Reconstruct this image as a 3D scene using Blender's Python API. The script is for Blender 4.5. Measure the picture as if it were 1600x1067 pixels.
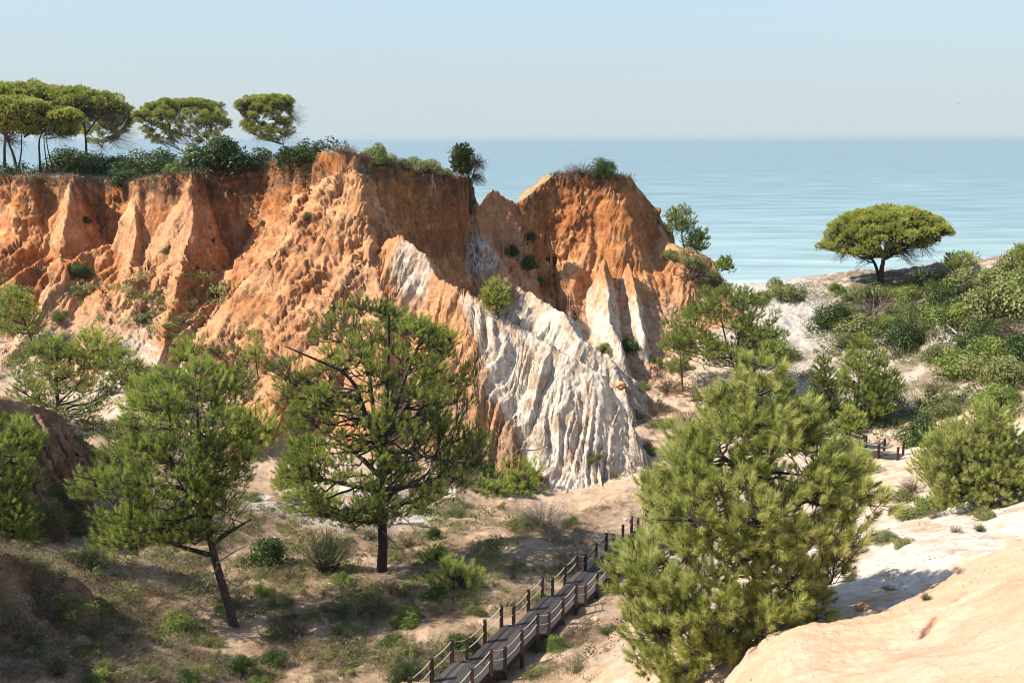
import bpy, math, random
import numpy as np

# ---------------------------------------------------------------- camera, sky, sun, exposure
for o in list(bpy.data.objects):
    bpy.data.objects.remove(o)
SC = bpy.context.scene
COL = SC.collection
CAM_Z = 40.0                       # eye height above the sea
TH = math.atan(318.5 / 1556)       # downward pitch: puts the sea horizon where the photo has it
cam_d = bpy.data.cameras.new('camera'); cam = bpy.data.objects.new('camera', cam_d); COL.objects.link(cam)
cam.location = (0, 0, CAM_Z); cam.rotation_euler = (math.pi / 2 - TH, 0, 0)
cam_d.sensor_width = 36; cam_d.lens = 1556 / 1600 * 36
cam_d.clip_start = 0.5; cam_d.clip_end = 90000
SC.camera = cam

SUN_EL = math.radians(47); SUN_DIR = np.array([-0.965, -0.25]); SUN_DIR /= np.linalg.norm(SUN_DIR)
SUN_AZ = math.atan2(SUN_DIR[0], SUN_DIR[1])
world = bpy.data.worlds.new('World'); SC.world = world; world.use_nodes = True
nt = world.node_tree; nt.nodes.clear()
sky = nt.nodes.new('ShaderNodeTexSky'); sky.sky_type = 'NISHITA'; sky.sun_disc = False
sky.sun_elevation = SUN_EL; sky.sun_rotation = SUN_AZ; sky.altitude = 40
sky.air_density = 1.0; sky.dust_density = 0.6; sky.ozone_density = 1.6
bg = nt.nodes.new('ShaderNodeBackground'); bg.inputs['Strength'].default_value = 0.14
wo = nt.nodes.new('ShaderNodeOutputWorld')
tc = nt.nodes.new('ShaderNodeTexCoord'); sx = nt.nodes.new('ShaderNodeSeparateXYZ'); nt.links.new(tc.outputs['Generated'], sx.inputs[0])
hz = nt.nodes.new('ShaderNodeMapRange'); hz.interpolation_type = 'SMOOTHSTEP'; hz.inputs[1].default_value = 0.0; hz.inputs[2].default_value = 0.55; hz.inputs[3].default_value = 0.96; hz.inputs[4].default_value = 0.1
nt.links.new(sx.outputs[2], hz.inputs[0])
hc = nt.nodes.new('ShaderNodeValToRGB'); hc.color_ramp.elements[0].color = (1.90, 2.18, 2.32, 1); hc.color_ramp.elements[1].color = (1.46, 1.95, 2.28, 1); hc.color_ramp.elements[1].position = .22
nt.links.new(sx.outputs[2], hc.inputs[0])
mxs = nt.nodes.new('ShaderNodeMix'); mxs.data_type = 'RGBA'; nt.links.new(hz.outputs[0], mxs.inputs[0]); nt.links.new(sky.outputs[0], mxs.inputs[6]); nt.links.new(hc.outputs[0], mxs.inputs[7])
nt.links.new(mxs.outputs[2], bg.inputs['Color']); nt.links.new(bg.outputs[0], wo.inputs['Surface'])
sun_d = bpy.data.lights.new('sun', 'SUN'); sun_d.energy = 4.5; sun_d.angle = math.radians(0.5); sun_d.color = (1.0, 0.93, 0.82)
sun = bpy.data.objects.new('sun', sun_d); COL.objects.link(sun)
sun.rotation_euler = (math.pi / 2 - SUN_EL, 0, math.atan2(SUN_DIR[1], SUN_DIR[0]) + math.pi / 2)
SC.view_settings.view_transform = 'Standard'; SC.view_settings.look = 'None'
SC.view_settings.exposure = 1.16; SC.view_settings.gamma = 1.0
SC.cycles.max_bounces = 6; SC.cycles.diffuse_bounces = 3; SC.cycles.transmission_bounces = 3
SC.cycles.use_denoising = True; SC.cycles.filter_width = 1.0

rng = np.random.default_rng(7)

# ---------------------------------------------------------------- geometry of the view: photo pixel -> bearing
CT, ST = math.cos(TH), math.sin(TH)
def P(px, py, Y):
    """world point seen at photo pixel (px,py) at distance Y in front of the viewpoint"""
    cx = (px - 800) / 1556.0; cy = (533.5 - py) / 1556.0
    k = Y / (CT + cy * ST)
    return np.array([cx * k, Y, CAM_Z + (-ST + cy * CT) * k])
def PP(l):
    return np.array([P(*a) for a in l])

# ---------------------------------------------------------------- noise
def _h(ix, iy, iz, seed):
    n = (ix.astype(np.int64) * 374761393 + iy.astype(np.int64) * 668265263 + iz * 2147483647 + seed * 1442695041) & 0x7fffffff
    n = ((n ^ (n >> 13)) * 1274126177) & 0x7fffffff
    n = ((n ^ (n >> 16)) * 60493) & 0x7fffffff
    return (n ^ (n >> 11)) & 0xffff
_A = np.linspace(0, 2 * np.pi, 65536, endpoint=False)
_GX, _GY = np.cos(_A).astype(np.float32), np.sin(_A).astype(np.float32)
def n2(x, y, seed=0):
    x = np.asarray(x, float); y = np.asarray(y, float)
    ix = np.floor(x); iy = np.floor(y); fx = (x - ix); fy = (y - iy)
    ix = ix.astype(np.int64); iy = iy.astype(np.int64)
    u = fx * fx * fx * (fx * (fx * 6 - 15) + 10); v = fy * fy * fy * (fy * (fy * 6 - 15) + 10)
    def g(a, b):
        h = _h(ix + a, iy + b, 0, seed); return _GX[h] * (fx - a) + _GY[h] * (fy - b)
    return ((g(0, 0) * (1 - u) + g(1, 0) * u) * (1 - v) + (g(0, 1) * (1 - u) + g(1, 1) * u) * v) * 1.5
def n3(x, y, z, seed=0):
    ix = np.floor(x); iy = np.floor(y); iz = np.floor(z)
    fx = x - ix; fy = y - iy; fz = z - iz
    ix = ix.astype(np.int64); iy = iy.astype(np.int64); iz = iz.astype(np.int64)
    u = fx * fx * (3 - 2 * fx); v = fy * fy * (3 - 2 * fy); w = fz * fz * (3 - 2 * fz)
    r = 0
    for a in (0, 1):
        for b in (0, 1):
            for c in (0, 1):
                h = _h(ix + a, iy + b, (iz + c), seed) / 32768.0 - 1
                r = r + h * (u if a else 1 - u) * (v if b else 1 - v) * (w if c else 1 - w)
    return r
def fbm2(x, y, oct=4, seed=0, gain=.5):
    a = 1.0; s = 0; f = 1.0
    for i in range(oct):
        s = s + a * n2(x * f, y * f, seed + i * 7); a *= gain; f *= 2.03
    return s
def ridged2(x, y, oct=3, seed=0):
    a = 1.0; s = 0; f = 1.0
    for i in range(oct):
        s = s + a * (1 - 2 * np.abs(n2(x * f, y * f, seed + i * 5))); a *= .5; f *= 2.1
    return s / 1.75
def sstep(a, b, x):
    t = np.clip((x - a) / (b - a), 0, 1); return t * t * (3 - 2 * t)

# ---------------------------------------------------------------- terrain
def tps_fit(p, z, lam=0.02):
    n = len(p); d = np.linalg.norm(p[:, None] - p[None], axis=2)
    K = np.where(d > 0, d * d * np.log(d + 1e-9), 0) + lam * np.eye(n) * 50
    A = np.zeros((n + 3, n + 3)); A[:n, :n] = K; A[:n, n] = 1; A[:n, n + 1:] = p; A[n, :n] = 1; A[n + 1:, :n] = p.T
    return p, np.linalg.solve(A, np.concatenate([z, [0, 0, 0]]))
def tps_eval(f, x, y):
    p, w = f; n = len(p); s = w[n] + w[n + 1] * x + w[n + 2] * y
    for i in range(n):
        r2 = (x - p[i, 0]) ** 2 + (y - p[i, 1]) ** 2
        s = s + w[i] * 0.5 * r2 * np.log(r2 + 1e-9)
    return s
def polyline(x, y, pts, vals, closed=False):
    """distance to a polyline, arc-length of the nearest point, the vals there, and the side (+ = left)"""
    best = np.full(x.shape, 1e9); U = np.zeros(x.shape); side = np.zeros(x.shape)
    V = [np.zeros(x.shape) for _ in vals]
    n = len(pts); acc = 0
    for i in range(n if closed else n - 1):
        a = pts[i]; j = (i + 1) % n; b = pts[j]
        dx, dy = b[0] - a[0], b[1] - a[1]; l2 = dx * dx + dy * dy + 1e-9
        t = np.clip(((x - a[0]) * dx + (y - a[1]) * dy) / l2, 0, 1)
        ex = x - a[0] - t * dx; ey = y - a[1] - t * dy
        d = ex * ex + ey * ey; m = d < best
        best = np.where(m, d, best); U = np.where(m, acc + t * math.sqrt(l2), U)
        side = np.where(m, (dx * ey - dy * ex) / math.sqrt(l2 * 1.0) / np.sqrt(d + 1e-6), side)
        for k, v in enumerate(vals):
            V[k] = np.where(m, v[i] + t * (v[j] - v[i]), V[k])
        acc += math.sqrt(l2)
    return np.sqrt(best), U, side, V
def inside(x, y, pts):
    c = np.zeros(x.shape, bool); n = len(pts)
    for i in range(n):
        a = pts[i]; b = pts[(i + 1) % n]
        m = (a[1] > y) != (b[1] > y)
        xi = (b[0] - a[0]) * (y - a[1]) / (b[1] - a[1] + 1e-12) + a[0]
        c ^= m & (x < xi)
    return c

# boardwalk axis (left edge), shared by the ground under it and the walkway itself
BW0 = np.array([-1.97, 39.99]); BWU = np.array([2.053, 4.335]); BWP = np.linalg.norm(BWU); BWU = BWU / BWP
BWN = np.array([BWU[1], -BWU[0]]); BWW = 1.75
BWF = 3.65; BWH = 0.6; BWZ0 = CAM_Z - 22.5

VALLEY = [  # photo pixel, distance
 (597, 893, 52), (480, 930, 48), (365, 975, 44), (250, 880, 52), (450, 800, 66), (400, 760, 74), (540, 760, 72),
 (860, 757, 80), (900, 795, 74), (760, 800, 72), (680, 800, 70), (1010, 700, 91), (1000, 600, 111), (1065, 605, 108), (980, 640, 104),
 (985, 550, 119), (1100, 560, 112), (1100, 680, 92), (1100, 760, 76),
 (1160, 478, 127), (1190, 470, 127), (1230, 462, 126), (1280, 462, 126), (1330, 449, 127), (1375, 440, 127.5), (1430, 443, 125), (1500, 436, 122), (1560, 438, 118),
 (1650, 446, 113), (1850, 440, 108),
 (1230, 520, 118), (1230, 600, 103), (1330, 520, 116), (1420, 520, 111), (1500, 520, 106), (1600, 528, 101), (1800, 520, 92),
 (1330, 640, 95), (1400, 620, 98), (1500, 620, 93), (1600, 620, 84), (1800, 640, 72),
 (1320, 690, 86), (1370, 702, 82), (1440, 690, 83), (1550, 720, 70), (1700, 720, 62), (1400, 760, 66), (1500, 760, 62), (1600, 770, 56),
 (1500, 800, 49), (1580, 785, 48), (1700, 760, 46), (1380, 860, 40), (1320, 930, 34.5), (1260, 850, 44), (1420, 880, 36),
 (1180, 985, 30.5), (1080, 990, 33.5), (1000, 1060, 33.5), (900, 1060, 36), (1180, 850, 48), (1080, 1067, 30), (1150, 1200, 25), (900, 1250, 28), (700, 1250, 30), (500, 1250, 29), (300, 1250, 27),
 (560, 1060, 39), (400, 1060, 38.5), (250, 1060, 34), (120, 1060, 31.5), (0, 1060, 29.5), (200, 980, 41), (60, 930, 39), (0, 850, 44), (120, 850, 53), (200, 760, 62), (0, 1250, 24), (-250, 1060, 28),(-250, 900, 36),
 (300, 700, 78), (420, 690, 82), (200, 620, 90), (100, 640, 84), (20, 640, 80), (-150, 700, 66), (-300, 640, 74), (540, 690, 82), (640, 700, 80), (720, 720, 80),
]
vp = PP(VALLEY)
extra = []
for k in range(-1, 9):
    for e in (0.0, 1.75):
        q = BW0 + BWU * (BWP * k + 1.6) + BWN * e
        extra.append((q[0], q[1], BWZ0 - BWH * k - (0.35 if e == 0 else 0.75)))
beyond = [(30, 150, 17), (45, 150, 18), (60, 150, 19), (80, 150, 20), (10, 150, 13), (20, 150, 15), (-10, 150, 12), (100, 140, 22),
          (30, 175, 9), (60, 175, 9), (100, 175, 9), (0, 175, 9), (-50, 175, 9), (-100, 175, 9), (130, 175, 9),
          (-60, 130, 14), (-90, 130, 15), (-30, 130, 12), (0, 132, 12), (-120, 110, 16), (-100, 85, 18), (-120, 60, 22), (140, 120, 24), (120, 80, 20), (90, 60, 22), (70, 40, 25),
          (60, 20, 30), (-60, 20, 26), (-60, 40, 24), (0, 15, 20)]
VP = np.concatenate([vp, np.array(extra), np.array(beyond, float)])
TPS_V = tps_fit(VP[:, :2], VP[:, 2])

RIM = [(-420, 280, 128), (-250, 284, 128), (-120, 284, 130), (0, 273, 125), (45, 276, 121.5), (62, 276, 124), (100, 275, 122), (112, 276, 119.5), (125, 278, 125), (160, 280, 126), (200, 284, 125), (218, 280, 117), (255, 274, 115.5), (298, 268, 113), (306, 268, 120.5), (330, 266, 121.5),
       (420, 252, 120.5), (438, 249, 113.5), (500, 238, 105), (512, 236, 102), (545, 237, 100), (556, 241, 101), (580, 253, 105), (640, 263, 111), (690, 269, 116), (728, 279, 120), (733, 286, 122)]
rimp = PP(RIM)
RIM_ALL = np.concatenate([rimp[:, :2], [[-7, 138], [-14, 158], [-60, 168], [-130, 170], [-135, 150]]])
RIM_Z = np.concatenate([rimp[:, 2], [34, 33, 33, 34, 35]])
nR = len(RIM)
RIM_D = np.array([25] * 4 + [25, 25, 25, 25, 25, 25, 25, 24, 24, 23, 23, 23, 23, 22, 20, 18, 17, 14, 13, 14, 15, 15, 14] + [14, 20, 25, 25, 25.])
RIM_B = np.array([15.6] * 15 + [15.2, 15, 15, 14.6, 14, 13, 12, 12, 13, 13, 13, 14] + [12, 6, 6, 6, 12.])

TOW = [(806, 318, 125), (838, 292, 128), (868, 274, 129), (905, 270, 128), (950, 275, 127.5), (988, 276, 129), (998, 287, 130), (1022, 328, 132.5), (1036, 360, 134)]
towp = PP(TOW)
TOW_ALL = np.concatenate([towp[:, :2], [[20.5, 142], [12, 141], [3, 137]]]); TOW_Z = np.concatenate([towp[:, 2], [30, 34.2, 32]])
TOW_D = np.array([13, 15, 16, 17, 17, 16, 15, 14, 13, 13, 10, 9.]); TOW_B = np.array([13.] * 9 + [10, 10, 11])

RIDGES = [  # crest (px,py,Y), slope left, slope right, rill amplitude, rill scale, id
 dict(p=[(596, 376, 97.5), (630, 363, 96), (655, 386, 95), (690, 438, 92.5), (742, 456, 90.5), (782, 490, 89.3), (822, 517, 88.6), (870, 545, 87.4), (940, 578, 86.4), (985, 640, 86), (1012, 697, 86.5)], sl=1.55, sr=1.55, amp=.72, sc=.42, id=2),
 dict(p=[(800, 440, 113), (855, 474, 106.5), (880, 488, 104.5), (905, 525, 102.5), (950, 560, 102), (1000, 598, 104)], sl=1.2, sr=1.3, amp=.5, sc=.6, id=2),
 dict(p=[(553, 241, 100.6), (562, 300, 98.2), (572, 368, 96.5), (590, 420, 94), (600, 500, 89), (606, 590, 84)], sl=2.0, sr=1.15, amp=.5, sc=.4, id=2),
 dict(p=[(298, 272, 113.0), (300, 330, 110.3), (285, 400, 106.3), (270, 470, 101.5), (250, 545, 96), (236, 600, 91)], sl=2.5, sr=1.7, amp=.5, sc=.4, id=2),
 dict(p=[(216, 284, 117), (214, 350, 113.5), (205, 430, 107.5)], sl=2.7, sr=2.2, amp=.5, sc=.4, id=2),
 dict(p=[(108, 280, 119.8), (104, 340, 116.5), (92, 420, 111)], sl=2.7, sr=2.2, amp=.5, sc=.4, id=2),
 dict(p=[(470, 300, 106), (440, 380, 102), (380, 450, 98), (340, 520, 94)], sl=1.6, sr=.9, amp=.5, sc=.4, id=2),
 dict(p=[(733, 300, 121), (745, 318, 120.5), (770, 292, 122.5), (786, 300, 123.5), (806, 318, 125.5)], sl=2.3, sr=2.6, amp=.4, sc=.7, id=2),
 dict(p=[(742, 310, 120), (755, 365, 117), (775, 395, 115), (800, 440, 112)], sl=1.9, sr=1.5, amp=.3, sc=.6, id=2),
 dict(p=[(730, 345, 118.5), (727, 320, 119.8)], sl=3, sr=3, amp=.2, sc=.6, id=2),
 dict(p=[(1030, 352, 132), (1045, 378, 129), (1075, 388, 127), (1108, 402, 126), (1118, 425, 125)], sl=1.5, sr=1.3, amp=.5, sc=.5, id=3),
 dict(p=[(945, 400, 121), (950, 440, 117.5), (958, 500, 113), (972, 540, 110)], sl=2.9, sr=2.4, amp=.3, sc=.6, id=3),
 dict(p=[(985, 410, 122), (995, 460, 118), (1006, 520, 114)], sl=2.9, sr=2.4, amp=.3, sc=.6, id=3),
 dict(p=[(-160, 590, 50), (-60, 604, 53), (20, 627, 57), (70, 641, 60), (120, 668, 63), (152, 692, 65), (196, 735, 68)], sl=.28, sr=1.75, amp=.7, sc=.5, id=4),
 dict(p=[(-420, 700, 26), (-190, 790, 31), (-60, 836, 34), (20, 862, 36.5), (100, 898, 39), (170, 945, 41.5), (245, 1000, 43)], sl=.3, sr=1.6, amp=.35, sc=.5, id=6),  # unseen left part of the crest raised to throw shade on the slope
]
ROCK = [(1120, 1200, 18), (1148, 1062, 23), (1166, 1000, 25.5), (1203, 966, 27.5), (1240, 960, 28), (1300, 957, 28.2), (1360, 944, 28.6), (1440, 904, 29), (1520, 862, 29), (1600, 828, 29.3), (1850, 720, 30.5)]
rockp = PP(ROCK)
ROCK_ALL = np.concatenate([rockp[:, :2], [[30, 14], [20, 6], [4, 6]]])
CRACK = PP([(1500, 950, 25.8), (1478, 972, 24.8), (1452, 988, 24), (1436, 1008, 23.1), (1405, 1014, 23)])
ROCKI = PP([(1300, 1067, 20.5), (1600, 1067, 16.2), (1450, 1010, 22), (1600, 950, 21), (1330, 1010, 24), (1700, 1100, 13), (1250, 1150, 17)])
TPS_K = tps_fit(np.concatenate([rockp[:, :2], ROCKI[:, :2]]), np.concatenate([rockp[:, 2], ROCKI[:, 2]]), 0.002)

GUIDE = PP([(-420, 280, 130), (-120, 284, 130), (100, 276, 121.5), (300, 270, 115.5), (460, 246, 110), (545, 237, 101), (590, 254, 106.5), (690, 269, 116), (735, 280, 121), (770, 290, 124)])[:, :2]
def cliff(x, y, ring, zr, D, B, prof, seed, guide=None):
    d, U, _, (z0, dd, bb) = polyline(x, y, ring, [zr, D, B], True)
    ins = inside(x, y, ring)
    s = d / dd
    H = z0 - bb
    pr = np.interp(s, prof[0], prof[1])
    pr = np.where(s > 1, 1 + (s - 1) * .75, pr)
    if guide is not None: _, U, _, _ = polyline(x, y, guide, [])
    U = U + 1.5 * n2(x * .12, y * .12, seed + 3) + .5 * n2(x * .4, y * .4, seed + 4)
    gu = np.abs(n2(U * .17, s * .45, seed)) + .55 * np.abs(n2(U * .42, s * .8, seed + 40)) + .30 * np.abs(n2(U * 1.05, s * 1.7, seed + 41)) + .10 * np.abs(n2(U * 2.4, s * 4, seed + 42))
    amp = .30 + .75 * np.clip(.5 + 1.3 * n2(x * .06, y * .06, seed + 5), 0, 1)
    env = np.clip(s * 4, 0, 1)
    z = z0 - H * pr + env * amp * (gu * 4.6 - 2.1) * np.clip(1.35 - s, .25, 1)
    ztop = z0 + .35 * fbm2(x * .25, y * .25, 3, seed + 9) * np.clip(d / 3, 0, 1)
    return np.where(ins, ztop, z), ins, s, U

def terrain(x, y, full=False):
    shp = x.shape
    x = x.ravel(); y = y.ravel()
    zv = tps_eval(TPS_V, x, y)
    far = sstep(150, 178, y)
    zfar = np.interp(y, [150, 175, 195, 215, 250, 300, 600], [17, 9, 3.5, 2.0, .1, -2.0, -12])
    zv = zv * (1 - far) + zfar * far
    dec = sstep(8, 40, y)
    zv = zv + (.30 * fbm2(x * .22, y * .22, 4, 3) + .55 * n2(x * .07, y * .07, 5)) * dec * (1 - far)
    rough = ridged2(x * .33 + y * .1, y * .22, 3, 12)
    hill = sstep(22, 36, x) * sstep(80, 95, y)
    zv = zv + hill * rough * .55 * (1 - far)
    # small scarps in the sand flat, and the eroded bank
    zb = zv.copy()
    idd = np.where(hill > .5, 1, 0)
    z = zv
    # main cliff
    RI = np.full(x.shape, -1)
    wx = x + 1.15 * n2(x / 6.5, y / 6.5, 21) + .55 * n2(x / 2.6, y / 2.6, 22) + .2 * n2(x / 1.1, y / 1.1, 23)
    wy = y + 1.15 * n2(x / 6.5, y / 6.5, 31) + .55 * n2(x / 2.6, y / 2.6, 32) + .2 * n2(x / 1.1, y / 1.1, 33)
    m = (y > 70)
    prof = ([0, .02, .07, .13, .22, .5, .75, 1], [0, .12, .33, .42, .50, .70, .87, 1])
    S = np.full(x.shape, 9.0)
    i = np.where(m)[0]
    zz, ins, s, U = cliff(wx[i], wy[i], RIM_ALL, RIM_Z, RIM_D, RIM_B, prof, 50, GUIDE)
    up = zz > z[i]; k = i[up]; z[k] = zz[up]; idd[k] = 2; S[k] = s[up]; top = np.zeros(x.shape, bool); top[k] = ins[up]
    prof2 = ([0, .04, .15, .3, .5, .75, 1], [0, .13, .36, .53, .70, .87, 1])
    i = np.where(m & (x > -15) & (x < 50))[0]
    zz, ins, s, U = cliff(wx[i], wy[i], TOW_ALL, TOW_Z, TOW_D, TOW_B, prof2, 80)
    up = zz > z[i]; k = i[up]; z[k] = zz[up]; idd[k] = 3; S[k] = s[up]; top[k] = ins[up]
    for q, r in enumerate(RIDGES):
        if 'q' not in r: r['q'] = PP(r['p'])
        c = r['q']
        lo = c[:, :2].min(0) - 26; hi = c[:, :2].max(0) + 26
        i = np.where((x > lo[0]) & (x < hi[0]) & (y > lo[1]) & (y < hi[1]))[0]
        if len(i) == 0: continue
        jx = .45 * wx[i] + .55 * x[i]; jy = .45 * wy[i] + .55 * y[i]
        d, U, side, (zc,) = polyline(jx, jy, c[:, :2], [c[:, 2]])
        f_ = .5 + .5 * np.clip(side, -1, 1); sl = r['sr'] + (r['sl'] - r['sr']) * f_
    
        uu = U * r['sc'] + .35 * n2(x[i] * .25, y[i] * .25, q) + .16 * n2(U * .5, d * .3, q + 60)
        rl = 1.7 * (np.abs(n2(uu, d * .04 + .3, 100 + q)) + .75 * np.abs(n2(uu * 2.3, d * .05, 120 + q)) + .42 * np.abs(n2(uu * 5, d * .08, 130 + q)) + (.24 if q < 2 else .08) * np.abs(n2(uu * 11, d * .14, 150 + q))) - .8
        if q == 0: d = np.where(d < 13, d - .027 * d * d, 8.437 + (d - 13) * .3)
        zz = zc - sl * d + rl * r['amp'] * (.45 + .9 * np.clip(.5 + n2(x[i] * .3, y[i] * .3, q + 70), 0, 1)) * np.clip(d / 1.2, 0, 1.6) + .25 * fbm2(x[i] * .5, y[i] * .5, 2, 140 + q)
        zz = np.where(d > 24, -50, zz)
        up = zz > z[i]; k = i[up]; z[k] = zz[up]; idd[k] = r['id']; S[k] = .55; top[k] = False; RI[k] = q
    i = np.where(y < 45)[0]
    d, U, side, (_,) = polyline(x[i] + .35 * n2(x[i] * .6, y[i] * .6, 61), y[i] + .35 * n2(x[i] * .6, y[i] * .6, 62), ROCK_ALL, [np.zeros(len(ROCK_ALL))], True)
    ins = inside(x[i], y[i], ROCK_ALL)
    zk = np.where(ins, tps_eval(TPS_K, x[i], y[i]) - .5 * np.exp(-(d / .8) ** 2) + .10 * fbm2(x[i] * .4, y[i] * .4, 3, 66), -99)
    ro = tps_eval(TPS_K, x[i], y[i]) - .5 - d * 1.7
    zk = np.where(ins, zk, np.where(d < 9, ro, -99))
    dc, _, _, _ = polyline(x[i] + .15 * n2(x[i] * 2, y[i] * 2, 63), y[i] + .15 * n2(x[i] * 2, y[i] * 2, 64), CRACK[:, :2], [])
    zk = zk - .15 * np.exp(-(dc / .07) ** 2) * np.clip(.4 + 1.6 * n2(x[i] * 1.5, y[i] * 1.5, 65), 0, 1) - .05 * sstep(.5, .0, dc)
    up = zk > z[i]; k = i[up]; z[k] = zk[up]; idd[k] = 5
    if full:
        return z.reshape(shp), idd.reshape(shp), S.reshape(shp), top.reshape(shp), RI.reshape(shp)
    return z.reshape(shp)

_HG = {}
def hlook(x, y):
    """terrain height from a table made once"""
    if not _HG:
        c = np.concatenate([np.arange(-760, -40, 14.0), np.arange(-40, 1641, 2.0), np.arange(1650, 2200, 14.0)])
        ly = np.linspace(math.log(7.0), math.log(320.0), 1500); ys = np.exp(ly); tx = (c - 800) / 1556 / CT
        X = tx[:, None] * ys[None]; Y = np.broadcast_to(ys, X.shape)
        _HG.update(c=c, ly=ly, ys=ys, tx=tx, X=X, Y=Y, Z=terrain(X, Y))
    tx, ly, Z = _HG['tx'], _HG['ly'], _HG['Z']
    a = np.clip(np.interp(x / y, tx, np.arange(len(tx))), 0, len(tx) - 1.001); b = np.clip((np.log(y) - ly[0]) / (ly[1] - ly[0]), 0, len(ly) - 1.001)
    i = a.astype(int); j = b.astype(int); fa = a - i; fb = b - j
    return (Z[i, j] * (1 - fa) + Z[i + 1, j] * fa) * (1 - fb) + (Z[i, j + 1] * (1 - fa) + Z[i + 1, j + 1] * fa) * fb

def ground(px, py, y0=9, y1=235):
    """where the line of sight through photo pixels meets the terrain"""
    px = np.atleast_1d(np.asarray(px, float)); py = np.atleast_1d(np.asarray(py, float))
    ys = np.exp(np.linspace(math.log(y0), math.log(y1), 1500))
    cx = (px - 800) / 1556; cy = (533.5 - py) / 1556
    k = ys[None, :] / (CT + cy[:, None] * ST)
    X = cx[:, None] * k; Z = CAM_Z + (-ST + cy[:, None] * CT) * k; Y = np.broadcast_to(ys, X.shape)
    T = hlook(X, Y); hit = T >= Z
    j = np.where(hit.any(1), hit.argmax(1), len(ys) - 1)
    a = np.arange(len(px))
    return np.stack([X[a, j], Y[a, j], T[a, j]], 1)

# ---------------------------------------------------------------- mesh helpers
def mesh_obj(name, verts, faces, mat=None, parent=None, smooth=False, attrs=None, link=True):
    """faces: (n,3) or (n,4) int array, or a list of such arrays"""
    me = bpy.data.meshes.new(name)
    fl = faces if isinstance(faces, list) else [faces]
    fl = [np.asarray(f, np.int32) for f in fl if len(f)]
    verts = np.asarray(verts, np.float32)
    nl = sum(f.size for f in fl); npoly = sum(len(f) for f in fl)
    me.vertices.add(len(verts)); me.vertices.foreach_set('co', verts.ravel())
    me.loops.add(nl); me.polygons.add(npoly)
    me.loops.foreach_set('vertex_index', np.concatenate([f.ravel() for f in fl]))
    st = []; acc = 0
    for f in fl:
        st.append(acc + np.arange(len(f)) * f.shape[1]); acc += f.size
    me.polygons.foreach_set('loop_start', np.concatenate(st).astype(np.int32))
    me.polygons.foreach_set('use_smooth', np.full(npoly, smooth))
    for k, v in (attrs or {}).items():
        v = np.asarray(v, np.float32)
        if v.ndim == 1:
            me.attributes.new(k, 'FLOAT', 'POINT').data.foreach_set('value', v)
        else:
            if v.shape[1] == 3: v = np.concatenate([v, np.ones((len(v), 1), np.float32)], 1)
            me.attributes.new(k, 'FLOAT_COLOR', 'POINT').data.foreach_set('color', v.ravel())
    me.update(calc_edges=True)
    if mat: me.materials.append(mat)
    o = bpy.data.objects.new(name, me)
    if link: COL.objects.link(o)
    if parent is not None: o.parent = parent
    return o
def thing(name, label, cat, loc=(0, 0, 0), group=None):
    o = bpy.data.objects.new(name, None); COL.objects.link(o); o.location = [float(v) for v in loc]; o.empty_display_size = .3
    o['label'] = label; o['category'] = cat
    if group: o['group'] = group
    return o
def tag(o, label=None, cat=None, group=None, kind=None):
    if label: o['label'] = label
    if cat: o['category'] = cat
    if group: o['group'] = group
    if kind: o['kind'] = kind
    return o

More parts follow.
